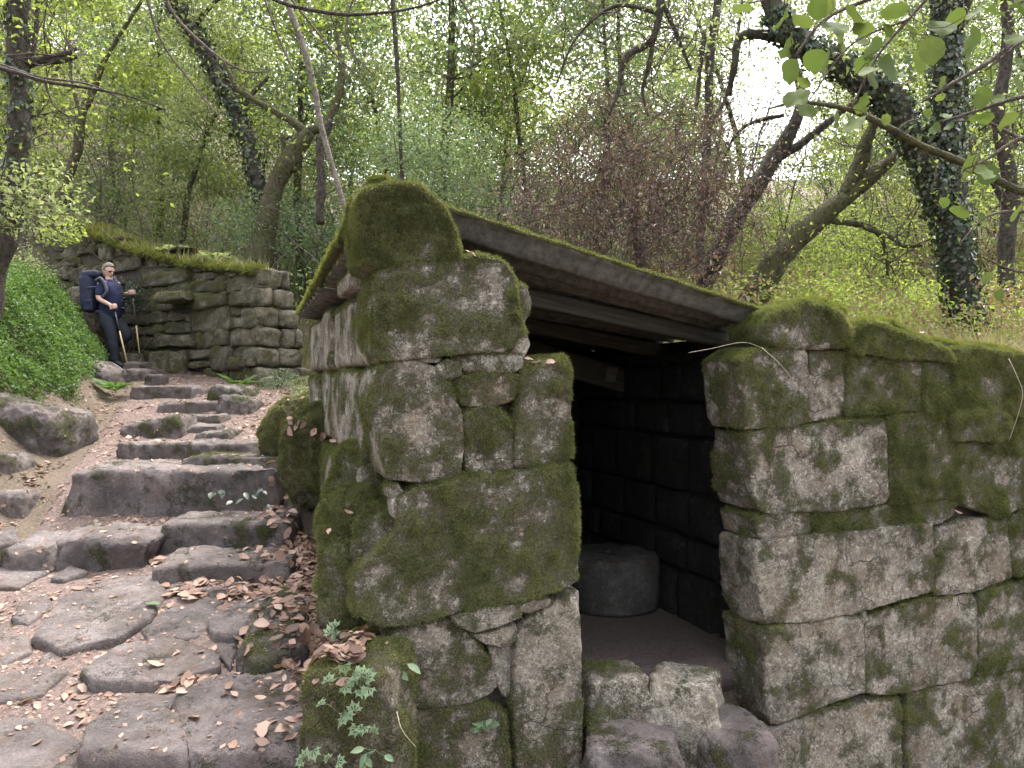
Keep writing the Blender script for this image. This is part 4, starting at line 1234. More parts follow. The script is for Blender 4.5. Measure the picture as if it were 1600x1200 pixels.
bg_spots = [(-15, 20, 0), (-12.2, 17.5, 1), (-10.5, 22, 2), (-8.3, 18.5, 0), (-6.6, 21, 1), (-4.9, 17.8, 2), (-3.3, 20.5, 0), (-1.6, 17, 2), (0.4, 19.5, 1), (1.9, 16.5, 2), (3.6, 21, 0),
            (5.4, 24, 1), (8.2, 26, 0), (11.8, 21, 1), (13.2, 16.5, 0), (15.5, 20, 1), (10.4, 17.5, 2), (-13.8, 26, 2), (-5.8, 26, 0), (-0.4, 25, 0), (17.5, 24, 0), (-18, 24, 1)]
used = set(); bg_labels = {}
for (x, y, kd) in bg_spots:
    src = protos[kd]
    if kd not in used:
        o = src; used.add(kd)
    else:
        o = src.copy(); COL.objects.link(o)
        for ch in list(src.children):
            c = ch.copy(); COL.objects.link(c); c.parent = o
            c.matrix_parent_inverse = ch.matrix_parent_inverse.copy()
    o.location = (x, y, float(ground(x, y)))
    o.rotation_euler = (0, 0, rb.uniform(0, 6.28))
    s = rb.uniform(.8, 1.25)
    o.scale = (s, s, s)
    bx = 800 + F * x / y
    wh = ['outside the left edge of the picture', 'behind the left end of the ruined wall', 'behind the forked mossy tree', 'behind the pale curving tree', 'behind the ridge of the hut roof', 'behind the withered brown bush', 'beside the sky gap', 'behind the ivy clad tree'][int(np.searchsorted([60, 300, 430, 560, 800, 1080, 1280], bx))]
    lb = KIND[kd] + ' slender tree ' + ('deep in wood ' if y > 21.5 else '') + wh
    if lb in bg_labels: lb = ('taller ' if s > bg_labels[lb] else 'shorter ') + lb
    lb = lb.replace(' of the picture', '').replace(' of the hut roof', '')
    bg_labels[lb] = s
    o['label'] = lb

# ------------------------------------------------------------------ the thicket on the slopes and the leaf canopy behind
def gap(p):
    """the clearing that leaves the sky open: few crowns stand in that direction"""
    k = np.hypot((p[:, 0] / p[:, 1] - .345) / .062, ((p[:, 2] - EYE) / p[:, 1] - .375) / .135)
    return k < 1
rg = np.random.default_rng(8)
LV, LF, LA = [], [], []
def clump_leaves(cen, rad, n, size, rng, up=.35, width=.55):
    d = unit(rng.normal(size=(n, 3))) * (rng.random((n, 1)) ** .45)
    return leaf_cards(cen + d * rad, size, rng, up, width, .15)
mats = {'shrub': MB(), 'laurel': MB(), 'spring': MB(), 'bracken': MB()}
# undergrowth
for _ in range(620):
    y = rg.uniform(12.6, 30); x = rg.uniform(-.85, .85) * y
    if y < 16 and x < -3.2: y += 4.5
    if x > -2.2 and y < 13.5: y += 1.5
    hgt = rg.uniform(.3, 4.2) * (.55 if (x > 1.5 and y < 17) else 1)
    c = np.array([x, y, float(ground(x, y)) + hgt * rg.uniform(.3, 1)])
    rad = np.array([1, 1, .75]) * rg.uniform(.6, 1.25)
    u = rg.random()
    right = x / y > .2
    lm = ('spring' if u < .45 else 'bracken' if u < .62 else 'shrub') if right else ('laurel' if (u < .62 and -.32 < x / y < .02) or u < .2 else 'spring' if u > .86 else 'shrub')
    n = int(330 * rad[0] ** 2)
    mats[lm].add(*(lambda r: (r[0], r[1], np.clip(r[2] * .5 + rg.uniform(-.15, .55), 0, 1)))(clump_leaves(c, rad, n, {'laurel': .088, 'shrub': .066, 'spring': .07, 'bracken': .06}[lm] * rg.uniform(.7, 1.45), rg)))
for lm, nm in (('shrub', 'thicket'), ('laurel', 'glossy_thicket'), ('spring', 'light_thicket'), ('bracken', 'dead_bracken')):
    mats[lm].build(nm, M[lm], None, smooth=False, kind='stuff')
# canopy
can = {'shrub': MB(), 'spring': MB(), 'laurel': MB()}
for _ in range(1300):
    y = rg.uniform(15.5, 36); x = rg.uniform(-.85, .85) * y
    c = np.array([x, y, float(ground(x, y)) + rg.uniform(2.5, 14)])
    if gap(c[None])[0] and rg.random() < .93: continue
    rad = np.array([1.2, 1.2, .45]) * rg.uniform(.5, 1.25)
    lm = rg.choice(['shrub', 'spring', 'laurel'], p=[.5, .3, .2])
    r = clump_leaves(c, rad, int(215 * rad[0]), rg.uniform(.08, .17), rg)
    cc = r[0].reshape(-1, 4, 3).mean(1)
    keep = ~gap(cc) | (rg.random(len(cc)) < .3)
    V = r[0].reshape(-1, 4, 3)[keep].reshape(-1, 3)
    if len(V):
        can[lm].add(V, np.arange(len(V)).reshape(-1, 4), np.clip(r[2].reshape(-1, 4)[keep].reshape(-1) * .45 + rg.uniform(-.1, .6), 0, 1))
for lm in can:
    can[lm].build('woodland_canopy', M[lm], None, smooth=False, kind='stuff')
# the wood goes on up the far slope
far_w = MB()
for _ in range(620):
    y = rg.uniform(31, 78); x = rg.uniform(-.9, .9) * y
    c = np.array([x, y, float(ground(x, y)) + rg.uniform(.5, 9)])
    if gap(c[None])[0]: continue
    r = clump_leaves(c, np.array([2.4, 2.4, 1.5]) * rg.uniform(.6, 1.3), 170, rg.uniform(.22, .34), rg)
    k = ~np.repeat(gap(r[0].reshape(-1, 4, 3).mean(1)), 4)
    far_w.add(r[0][k], np.arange(k.sum()).reshape(-1, 4), np.clip(r[2][k] * .5 + rg.uniform(-.1, .5), 0, 1))
far_w.build('far_wood', M['shrub'], None, smooth=False, kind='stuff')
# stems and bare branches among the leaves
mb = MB()
for _ in range(420):
    y = rg.uniform(12.5, 28); x = rg.uniform(-.8, .8) * y
    if y < 16 and x < -3.0: y += 4.5
    if x > -2.2 and y < 13.5: y += 1.5
    L = rg.uniform(1.5, 5.5)
    P = twig_walk(np.array([x, y, float(ground(x, y)) - .1]), np.array([rg.normal() * .35, rg.normal() * .2, 1]), L, rg, 9, .17, .04)
    r0 = rg.uniform(.008, .03)
    mb.add(*tube(P, np.linspace(r0, r0 * .3, 9), 4, cap=False))
    for s_ in range(4):
        j = rg.integers(3, 9)
        W = twig_walk(P[j - 1], unit(P[j - 1] - P[j - 2] + rg.normal(size=3) * .8), L * .35, rg, 6, .25, .03)
        mb.add(*tube(W, np.linspace(r0 * .5, r0 * .15, 6), 3, cap=False))
mb.build('thicket_stems', M['twig'], None, kind='stuff')

# hillside behind the hut: dry grass, bracken and brambles
n = 46000
y = rg.uniform(5.6, 22, n) ; x = rg.uniform(-.4, .9, n) * y
k = (ts(x, y)[1] > 3.35) | (ts(x, y)[0] > 3.0)
k &= ~((x < -1.2) & (y < 12))
x, y = x[k], y[k]; n = len(x)
C = np.stack([x, y, ground(x, y)], -1)
hgt = rg.uniform(.08, .38, n) * (1 + .5 * fbm(C * .8, 5, 2)) * (.6 + y / 20)
d = unit(np.stack([rg.normal(size=n) * .45, rg.normal(size=n) * .45, np.ones(n)], -1))
s = unit(np.cross(d, rg.normal(size=(n, 3)))) * (.003 + .0007 * y)[:, None]
V = np.stack([C - s, C + s, C + d * hgt[:, None]], 1).reshape(-1, 3)
mk('hillside_grass', V, np.arange(3 * n).reshape(-1, 3), M['grass'], None, {'rnd': np.repeat(np.clip(.5 + .5 * fbm(C * .9, 9, 2) + rg.normal(size=n) * .18, 0, 1), 3)}, kind='stuff')
mbb, mbs = MB(), MB()
for _ in range(150):
    y = rg.uniform(6.5, 15); x = rg.uniform(.12, .85) * y
    if ts(x, y)[1] < 3.4 and ts(x, y)[0] < 3.4: continue
    c = np.array([x, y, float(ground(x, y)) + rg.uniform(.1, .5)])
    r = clump_leaves(c, np.array([.6, .6, .45]) * rg.uniform(.6, 1.2), 170, .055, rg)
    (mbb if rg.random() < .5 else mbs).add(*r)
mbb.build('dead_bracken', M['bracken'], None, smooth=False, kind='stuff')
mbs.build('brambles', M['spring'], None, smooth=False, kind='stuff')

# the withered brown bush
root = thing('withered_bush', at(1010, 560, 8.4), 'big round withered bush with purplish brown dead leaves above the roof', 'bush')
cen = at(990, 312, 8.4); R_ = np.array([1.5, .9, 1.15])
mb = MB(); tips = []
P, r = line_px([(1020, 560, 20), (1010, 470, 18), (1000, 400, 15), (985, 320, 9)], 8.4)
mk('trunk', *tube(P, r, 8, .2, 3), M['twig'], root)
for _ in range(1000):
    d = unit(rg.normal(size=3)) * rg.random() ** .4
    p = cen + d * R_
    W = twig_walk(p, unit(unit(rg.normal(size=3)) + np.array([0, 0, -.3])), rg.uniform(.3, .85), rg, 8, .38, -.05)
    mb.add(*tube(W, np.linspace(.006, .0025, 8), 3, cap=False))
    tips += list(W[2:])
mb.build('twigs', M['twig'], root, kind='stuff')
tp = np.array(tips); n = 13000
C = tp[rg.integers(0, len(tp), n)] + rg.normal(size=(n, 3)) * .06
V, Fc, a = leaf_cards(C, .055, rg, .0, .35, 1.2)
mk('crown', V, Fc, M['brown_leaf'], root, {'rnd': a}, smooth=False, kind='stuff')

# ------------------------------------------------------------------ the green bank, small plants, ferns
n = 42000
y = rg.uniform(6.9, 12.2, n); e = rg.gamma(2.2, .5, n) + .12
x = np.interp(y, *XL) - e
dens = fbm(np.stack([x, y, x * 0], -1) * .9, 61, 2)
k = (e < 3.4) & (dens > -.75) & (e > np.interp(y, [6.9, 7.6, 9, 12], [.75, .42, .28, .2]) + .12 * dens)
x, y = x[k], y[k]; n = len(x)
C = np.stack([x, y, ground(x, y) + rg.uniform(.0, .24, n) * (1 + fbm(np.stack([x, y, x * 0], -1) * 3, 4, 2))], -1)
V, Fc, a = leaf_cards(C, .050, rg, .55, .6, .1)
mk('bank_plants', V, Fc, M['cover'], None, {'rnd': a}, smooth=False, kind='stuff')

def clump_shrub(name, label, px, py, d, rad, n, size, lm, seed, category='shrub', group=None, root_at=None):
    rng = np.random.default_rng(seed)
    c = at(px, py, d); g = float(ground(c[0], c[1]))
    b0 = np.array([c[0], c[1], g - .05]) if root_at is None else np.asarray(root_at)
    root = thing(name, tuple(b0), label, category, group)
    mb = MB(); tips = []
    for _ in range(9):
        W = twig_walk(b0, unit(c + rng.normal(size=3) * rad * .8 - b0), np.linalg.norm(c - b0) + rad * .5, rng, 9, .12)
        mb.add(*tube(W, np.linspace(.012, .004, 9), 4, cap=False)); tips += list(W[3:])
    mb.build('stems', M['twig'], root, kind='stuff')
    dd = unit(rng.normal(size=(n, 3))) * rng.random((n, 1)) ** .5
    V, Fc_, a_ = leaf_cards(c + dd * rad * np.array([1.15, .9, .8]), size, rng, .5, .5, .2)
    mk('leaves', V, Fc_, M[lm], root, {'rnd': a_}, smooth=False, kind='stuff')
clump_shrub('leafy_bough', 'fresh green leafy bough spraying out in front of the left edge tree', 45, 310, 6.8, .50, 1000, .055, 'shrub', 1, 'branch', None, at(2, 330, 7.2))
clump_shrub('leafy_bough', 'light green leafy spray hanging over the left end of the ruin top', 95, 362, 8.6, .24, 220, .06, 'spring', 2, 'branch', None, at(20, 300, 7.3))
clump_shrub('grey_shrub', 'grey green shrub above the bank, left of the ruined wall', 2, 425, 10.5, .6, 1600, .05, 'shrub', 3)
clump_shrub('creeper', 'pale creeper clump at the foot of the ruin corner', 436, 598, 10.6, .28, 700, .035, 'herb', 4, 'creeper')
clump_shrub('hanging_ivy', 'dark ivy hanging from the doorway of the ruin beside the hiker', 196, 462, 12.6, .42, 900, .055, 'ivy', 5, 'ivy')
clump_shrub('holly_bush', 'glossy green bush behind the ridge of the hut roof', 660, 240, 12.5, 1.15, 3200, .07, 'laurel', 6, 'bush')
clump_shrub('holly_bush', 'glossy bush in front of the forked mossy tree', 400, 360, 14.6, 1.0, 2200, .07, 'laurel', 7, 'bush')
clump_shrub('light_sapling', 'yellow green sapling behind the two leaning trees', 1300, 390, 12.5, 1.1, 2200, .055, 'spring', 8, 'sapling')

def frond(base, d, L, rng, mb, wid=.35, n=14):
    W = twig_walk(base, d, L, rng, n, .03, -.09)
    mb.add(*tube(W, np.linspace(.004, .001, n), 3, cap=False))
    for i in range(2, n):
        t = unit(W[i] - W[i - 1]); sd_ = unit(np.cross(t, [0, 0, 1.0]))
        l = L * wid * math.sin(math.pi * (i / n) ** .7) + .01
        for sg in (-1, 1):
            e = W[i] + (sd_ * sg + t * .45) * l - np.array([0, 0, l * .15])
            wv = t * l * .17
            mb.add(np.array([W[i] - wv * .6, (W[i] + e) / 2 - wv, e, (W[i] + e) / 2 + wv]), np.array([[0, 1, 2, 3]]), rng.random())
def fern(label, p, L, nf, seed, lm='cover'):
    rng = np.random.default_rng(seed)
    mb = MB()
    for i in range(nf):
        a = i / nf * 6.28 + rng.uniform(-.3, .3)
        frond(np.asarray(p, float), unit([math.cos(a), math.sin(a), rng.uniform(.9, 1.6)]), L * rng.uniform(.7, 1.1), rng, mb)
    tag(mb.build('fern', M[lm], None, smooth=False, pivot='base'), label, 'fern')
fern('bright fern on the mossy ruin top, right one of two', ruin_pt(1.25, -.2, ruin_top(1.25) + .06), .42, 6, 1, 'shrub')
fern('bright fern on the mossy ruin top, left one of two', ruin_pt(2.6, -.25, ruin_top(2.6) + .06), .36, 6, 2, 'shrub')
fern('small fern under the ruin corner beside the yellow mossed stone', at(374, 606, 10.4), .36, 7, 3)
fern('fern tuft at the foot of the big bank boulder', at(180, 612, 9.8), .34, 7, 4)
fern('small fern growing from the joint at the foot of the hut wall', fp(757, 1140, -.02), .09, 5, 6, 'herb')
mb = MB()
for _ in range(900):
    a = rg.uniform(.1, RL); p = ruin_pt(a, rg.uniform(-.5, .05), ruin_top(a) + .05)
    d = unit(np.array([rg.normal() * .5, rg.normal() * .5, 1.2])); s = unit(np.cross(d, rg.normal(size=3))) * .006
    mb.add(np.array([p - s, p + s, p + d * rg.uniform(.08, .3)]), np.array([[0, 1, 2]]), rg.random())
mb.build('wall_top_grass', M['grass'], ruin, kind='stuff')

# herbs with lobed leaves on the mossy rock, ivy sprigs on the big step
def lobed_leaf(mb, p, n, ax, size, rng):
    sd_ = np.cross(n, ax)
    for k_ in range(5):
        an = (k_ - 2) * .72
        d = ax * math.cos(an) + sd_ * math.sin(an)
        q = np.cross(n, d)
        l = size * (1 - .12 * abs(k_ - 2))
        b = p
        mb.add(np.array([b, b + d * l * .45 + q * l * .10, b + d * l * .55 + q * l * .26, b + d * l * .72 + q * l * .10, b + d * l, b + d * l * .72 - q * l * .10, b + d * l * .55 - q * l * .26, b + d * l * .45 - q * l * .10]) - n * np.array([0, .02, .03, .03, .09, .03, .03, .02])[:, None] * size,
               [np.array([[0, 1, 3, 7], [3, 4, 5, 7]]), np.array([[1, 2, 3], [5, 6, 7]])], rng.random())
def herb(label, px, py, d, n, spread, size, seed, lm='herb'):
    rng = np.random.default_rng(seed)
    c = at(px, py, d)
    mb = MB()
    for _ in range(n):
        p = c + np.array([rng.normal() * spread, rng.normal() * spread * .3 - .02, rng.normal() * spread * .6])
        W = smooth_line([c - [0, -.04, .05], (c + p) / 2 + [0, -.02, .02], p], 6)
        mb.add(*tube(W, .0014, 3, cap=False), .3)
        nr = unit(np.array([rng.normal() * .4, -.75, .7]) + rng.normal(size=3) * .3)
        ax = unit(rng.normal(size=3) + [0, 0, -.4]); ax = unit(ax - nr * ax.dot(nr))
        lobed_leaf(mb, p, nr, ax, size * rng.uniform(.7, 1.2), rng)
    tag(mb.build('herb', M[lm], None, smooth=False), label, 'plant')
herb('light green lobed herb, largest clump, on the moss capped rock', 565, 1062, 2.86, 9, .055, .045, 1)
herb('lobed herb hanging down the middle of the moss capped rock', 535, 1112, 2.86, 6, .045, .042, 2)
herb('lobed herb sprig low on the face of the moss capped rock', 562, 1140, 2.84, 4, .03, .04, 3)
herb('lobed herb at the bottom edge left of the moss capped rock', 500, 1182, 2.84, 5, .035, .042, 4)
herb('lobed herb among the fallen leaves under the great mossy slab', 528, 985, 3.2, 4, .03, .045, 5)
def oval_leaf(mb, p, n, ax, l, w_, rng):
    sd_ = np.cross(n, ax); t = np.array([0, .25, .55, .8, 1.0]); wd = np.array([.1, .85, 1, .6, .02]) * w_ / 2
    mid = p + ax * (t * l)[:, None] - n * (t ** 2 * l * .2)[:, None]
    V = np.concatenate([mid + sd_ * wd[:, None] + n * wd[:, None] * .3, mid, mid - sd_ * wd[:, None] + n * wd[:, None] * .3])
    q = []
    for a_ in range(2):
        for i in range(4):
            q.append([a_ * 5 + i, a_ * 5 + i + 1, a_ * 5 + 6 + i, a_ * 5 + 5 + i][::-1])
    mb.add(V, np.array(q), rng.random())
def sprig(label, px, py, d, n, l, seed, lm='ivy', down=.6):
    rng = np.random.default_rng(seed); mb = MB(); c = at(px, py, d)
    for i in range(n):
        an = rng.uniform(-1.2, 1.2)
        ax = unit(np.array([math.sin(an), -.4, -down * math.cos(an)])); nr = unit(np.array([0, -.6, .9]) + rng.normal(size=3) * .2); ax = unit(ax - nr * ax.dot(nr))
        p = c + np.array([rng.normal() * l * .8, -.015, rng.normal() * l * .4])
        mb.add(*tube(np.array([c + [0, .03, 0], (c + p) / 2 + [0, -.01, .01], p]), .0015, 3, cap=False), .4)
        oval_leaf(mb, p, nr, ax, l * rng.uniform(.8, 1.2), l * .55, rng)
    tag(mb.build('ivy_sprig', M[lm], None), label, 'plant')
sprig('ivy sprig at the left foot of the huge step block', 340, 768, 5.62, 4, .07, 1)
sprig('ivy sprig in the middle of the huge step block face', 385, 774, 5.6, 5, .07, 2)
sprig('ivy sprig near the right end of the huge step block', 412, 772, 5.58, 5, .065, 3)
sprig('dark glossy sprig beside the leaf pile at the hut corner', 632, 1040, 3.12, 3, .06, 4, 'herb')
sprig('round leaved seedling at the bottom of the moss capped rock', 585, 1178, 2.80, 5, .045, 5, 'herb', .2)

# dry stalk hanging on the right wall and a bent straw over the door jamb
def stalk(label, pts, d, r_=.002):
    P = smooth_line([at(a, b, d + c) for a, b, c in pts], 16)
    tag(mk('dry_stalk', *tube(P, np.linspace(r_, r_ * .6, 16), 5), M['straw']), label, 'stalk')
M['straw'] = plain('pale_straw', (.42, .37, .29), (.32, .27, .2), .8)
stalk('pale dry stalk hanging down the mossy face of the right wall', [(1576, 560, .0), (1590, 590, -.04), (1598, 615, -.05), (1590, 650, -.04), (1576, 690, -.02)], 4.66)
stalk('thin bent straw sticking out over the right door jamb', [(1076, 551, .05), (1110, 545, 0), (1160, 535, -.05), (1190, 543, .05)], 4.0, .0016)
stalk('thin straw arching down the right jamb below the bent straw', [(1190, 543, 0), (1220, 570, -.05), (1250, 610, -.02)], 4.02, .0014)
stalk('pale curved straw on the dark side of the moss capped rock', [(620, 1112, 0), (628, 1140, -.03), (650, 1168, 0)], 2.84, .0016)

# ------------------------------------------------------------------ overhanging boughs close to the camera
def broad_leaf(seed):
    rng = np.random.default_rng(seed)
    n = 14
    an = np.linspace(0, 2 * math.pi, n, endpoint=False)
    r_ = 1 + .10 * np.cos(an) + .05 * rng.normal(size=n)
    rim_ = np.stack([np.cos(an) * r_ * .54, np.sin(an) * r_ * .46, .05 * np.sin(an * 2 + 1) + .06 * rng.normal(size=n)], -1)
    inner = rim_ * .5; inner[:, 2] = -.03 + .02 * rng.normal(size=n)
    V = np.vstack([rim_, inner, [[0, 0, -.03]]])
    V[:, 0] += .54
    i = np.arange(n)
    return mesh_data('leaf', V, [np.stack([i, (i + 1) % n, n + (i + 1) % n, n + i], -1), np.stack([n + i, n + (i + 1) % n, np.full(n, 2 * n)], -1)], {'rnd': np.full(2 * n + 1, rng.random())})
leaf_meshes = [broad_leaf(i) for i in range(7)]
for m_ in leaf_meshes: m_.materials.append(M['alder'])
def bough(name, label, d, stems, leaves, lsize, seed, mat='twig', extra=0):
    rng = np.random.default_rng(seed)
    root = thing(name, at(stems[0][0][0], stems[0][0][1], stems[0][0][3] if len(stems[0][0]) > 3 else d), label, 'branch')
    allp = []
    for st in stems:
        P, r = line_px(st, d, 26)
        mk('stem', *tube(P, r, 7, .15, seed), M[mat], root)
        allp.append(P)
    allp = np.concatenate(allp)
    pts = [at(a, b, d + rng.uniform(-.35, .35)) for a, b in leaves]
    for _ in range(extra):
        pts.append(allp[rng.integers(0, len(allp))] + rng.normal(size=3) * .13)
    mb = MB()
    for p in pts:
        k_ = np.argmin(np.linalg.norm(allp - p, axis=1)); b_ = allp[k_]
        o = bpy.data.objects.new('leaf', leaf_meshes[rng.integers(0, 7)])
        COL.objects.link(o)
        ax = unit(p - b_ + rng.normal(size=3) * .1); ax = unit(ax + np.array([0, 0, -.5]))
        nr = unit(np.array([rng.normal() * .6, -.55 + rng.normal() * .5, .6])); nr = unit(nr - ax * nr.dot(ax)); sd_ = np.cross(nr, ax)
        s = lsize * rng.uniform(.65, 1.2)
        st = p - ax * s * .5
        mtx = Matrix(((ax[0] * s, sd_[0] * s, nr[0] * s, st[0]), (ax[1] * s, sd_[1] * s, nr[1] * s, st[1]), (ax[2] * s, sd_[2] * s, nr[2] * s, st[2]), (0, 0, 0, 1)))
        o.parent = root
        o.matrix_parent_inverse = Matrix.Translation(root.location).inverted()
        o.matrix_basis = mtx
        mb.add(*tube(smooth_line([b_, (b_ + st) / 2 + rng.normal(size=3) * .02, st], 6), .0016, 4, cap=False))
    if mb.n: mb.build('leaf_stalks', M[mat], root, kind='stuff')
bough('alder_bough', 'near alder bough with big round leaves hanging in from the top right', 2.7,
      [[(1680, -120, 12), (1500, -60, 9), (1380, -10, 7), (1290, 30, 5), (1240, 90, 3)], [(1500, -60, 7), (1420, 30, 5), (1370, 90, 4), (1330, 170, 3)], [(1380, -10, 5), (1260, -10, 4), (1170, 5, 2)],
       [(1420, 30, 4), (1330, 70, 3), (1262, 160, 2)], [(1700, 200, 9), (1600, 215, 7), (1540, 250, 4), (1500, 268, 2)], [(1690, -20, 8), (1590, 70, 6), (1540, 110, 3)]],
      [(1160, 12), (1232, 68), (1222, 28), (1250, 32), (1278, 8), (1303, 40), (1315, 60), (1332, 18), (1275, 92), (1348, 66), (1366, 72), (1386, 48), (1402, 18), (1425, 50), (1436, 94), (1392, 104), (1352, 100),
       (1256, 128), (1242, 152), (1292, 96), (1256, 168), (1308, 182), (1328, 184), (1357, 110), (1516, 256), (1542, 268), (1500, 330), (1546, 112), (1582, 60), (1522, 20), (1592, 130), (1590, 330), (1520, 60), (1560, 20), (1598, 20), (1440, 10), (1470, 40),
       (1535, 150), (1575, 190), (1610, 90), (1640, 250)], .086, 4, extra=16)
bough('mossy_bough', 'thin moss crusted bough crossing in front of the ivy clad tree', 4.2,
      [[(1720, 320, 14), (1600, 300, 13), (1500, 252, 12), (1440, 228, 11), (1400, 206, 11), (1330, 172, 9), (1250, 160, 6), (1200, 170, 3)], [(1440, 228, 4), (1462, 262, 3), (1455, 300, 2)], [(1400, 206, 4), (1420, 190, 3), (1450, 186, 2)]],
      [(1432, 188), (1448, 192), (1425, 198), (1385, 185), (1460, 300), (1475, 315)], .07, 6, 'mossy_bark')
bough('right_bough', 'thin dark twiggy bough reaching in from the right edge', 5.2,
      [[(1700, 20, 9), (1600, 60, 8), (1540, 100, 7), (1480, 135, 5), (1440, 160, 3)], [(1700, 130, 8), (1600, 150, 7), (1520, 175, 5), (1470, 190, 3)], [(1690, 260, 7), (1600, 220, 6), (1540, 190, 4), (1490, 190, 2)], [(1680, 340, 6), (1590, 330, 5), (1540, 340, 3), (1500, 380, 2)], [(1690, 410, 5), (1600, 425, 4), (1530, 400, 2)]],
      [], .075, 8, 'twig', 34)
bough('arching_twig', 'long thin bare twig arching across the top of the picture', 4.4,
      [[(380, -30, 5), (440, 4, 6), (520, 21, 6), (570, 22, 5), (640, 14, 4), (700, -6, 3), (740, -30, 2)]], [], .05, 9, 'bark', 0)
bough('hanging_twigs', 'bunch of thin drooping bare twigs in front of the slanting ivy tree', 6.2,
      [[(250, -40, 6), (270, 20, 5), (330, 80, 4), (380, 110, 3), (420, 112, 2)], [(220, -40, 5), (250, 60, 4), (300, 130, 3), (340, 180, 2)], [(400, -40, 4), (440, 70, 3), (470, 130, 2)], [(440, -20, 4), (520, 80, 3), (560, 120, 2)],
       [(0, 100, 4), (60, 120, 4), (140, 132, 3), (200, 160, 2)], [(560, -30, 4), (540, 60, 3), (585, 120, 2)], [(700, -30, 4), (740, 40, 3), (735, 120, 2)]], [], .05, 10, 'twig', 22)
bough('bare_bough', 'dark bare bough slanting in from the left in front of the mossy sapling', 6.0,
      [[(-60, 90, 8), (20, 112, 7), (70, 127, 6), (140, 138, 5), (200, 150, 3), (260, 172, 2)], [(70, 127, 4), (85, 165, 3), (120, 190, 2)]], [], .05, 12, 'bark', 0)

# ------------------------------------------------------------------ fallen leaves, lying where they drop
from mathutils.bvhtree import BVHTree
bv, bq, nb = [], [], 0
stone_n = 0
for V, Q in [(k[0], k[1]) for k in MOSSY['rocks']] + [(np.stack([PX, PYY, PZZ], -1).reshape(-1, 3), np.stack([idx[:-1, :-1], idx[:-1, 1:], idx[1:, 1:], idx[1:, :-1]], -1).reshape(-1, 4))]:
    bv.append(V); bq.append(Q + nb); nb += len(V); stone_n = sum(len(q_) for q_ in bq[:-1])
BV = np.concatenate(bv)
tree_bvh = BVHTree.FromPolygons(BV.tolist(), np.concatenate(bq).tolist())
def drop(x, y, z0=6.0):
    h = tree_bvh.ray_cast(Vector((x, y, z0)), Vector((0, 0, -1)))
    if h[0] is None:
        return np.array([x, y, float(ground(x, y))]), np.array([0, 0, 1.0]), False
    nn = np.array(h[1]); nn = nn if nn[2] > 0 else -nn
    return np.array(h[0]), nn, h[2] < stone_n
def fallen_shape(seed):
    rng = np.random.default_rng(seed)
    t = np.linspace(0, 1, 5)
    wd = np.array([.03, .22, .27, .19, .01]) * rng.uniform(.75, 1.35)
    curl = rng.uniform(-.3, .35); fold = rng.uniform(.0, .5); twist = rng.uniform(-.8, .8)
    mid = np.stack([t - .5, .06 * np.sin(t * 3 + rng.uniform(0, 3)), curl * (t - .5) ** 2 + .03 * rng.normal(size=5)], -1)
    V = []
    for sg in (1, 0, -1):
        a = twist * (t - .5)
        V.append(mid + sg * np.stack([0 * t, wd * np.cos(a) * (1 + .15 * rng.normal(size=5)), wd * (fold * abs(sg) * sg + np.sin(a))], -1) * (1, 1, 1 if sg >= 0 else -1 if False else 1))
    V = np.concatenate(V)
    V[:5, 2] = mid[:, 2] + wd * fold; V[10:, 2] = mid[:, 2] + wd * fold * rng.uniform(.2, 1)
    V[:, 2] -= V[:, 2].min()
    q = [[a_ * 5 + i, a_ * 5 + 5 + i, a_ * 5 + 6 + i, a_ * 5 + i + 1] for a_ in range(2) for i in range(4)]
    return V, np.array(q)
shapes = [fallen_shape(i) for i in range(14)]
fl_mesh = []
for i, (V, q_) in enumerate(shapes):
    for c_ in range(2):
        m_ = mesh_data('fallen_leaf', V, q_, {'rnd': np.full(len(V), random.random())}); m_.materials.append(M['litter']); fl_mesh.append(m_)
rf = np.random.default_rng(12)
cand = []
def litter(x, y, size, keep_stone=.10, lift=0):
    p, nn, on = drop(x, y)
    if on and rf.random() > keep_stone: return
    if p[2] > EYE - 1.9 + .9 + .28 * max(y - 3, 0): return
    cand.append((p + np.array([0, 0, lift + .003]), nn, size))
n_try = 17000
ys = rf.uniform(2.3, 12.8, n_try) ** 1.0
ys = 2.3 + (12.8 - 2.3) * rf.random(n_try) ** 1.7
us = rf.random(n_try)
for y, u in zip(ys, us):
    xl_, xr2 = np.interp(y, *XL) - .15, np.interp(y, *XR) + .12
    x = xl_ + (xr2 - xl_) * u
    dn = perlin(np.array([[x * 1.7, y * 1.7, 3.3]]), 5)[0] + .5 * perlin(np.array([[x * 5, y * 5, 1.3]]), 6)[0]
    if rf.random() < np.clip(.22 + .75 * dn + .25 * (u > .75), .02, 1):
        litter(x, y, rf.gamma(2.4, .010) + .016, .10)
# the drift against the hut, and in the crook of the steps
for _ in range(2200):
    y = rf.uniform(3.0, 5.9)
    x = np.interp(y, *XR) + .03 - abs(rf.normal()) * np.interp(y, [3, 4.2, 5.5], [.18, .30, .20])
    litter(x, y, rf.uniform(.04, .095), .35, rf.uniform(0, .05))
for _ in range(170):
    y = rf.uniform(2.5, 4.8); x = rf.uniform(-2.3, -.8)
    litter(x, y, rf.uniform(.04, .08), .08, rf.uniform(0, .012))
for _ in range(260):
    p = hit(rf.uniform(240, 480), rf.choice([880, 925, 935, 1080, 1070]) + rf.normal() * 6)
    litter(p[0], p[1] - .02, rf.uniform(.05, .11), .05, rf.uniform(0, .02))
cand.sort(key=lambda c: -c[2] / c[0][1])
big, rest = cand[:296], cand[296:]
def leaf_frame(nn, rng):
    nn = unit(nn + rng.normal(size=3) * .22)
    ax = rng.normal(size=3); ax = unit(ax - nn * ax.dot(nn))
    return ax, np.cross(nn, ax), nn
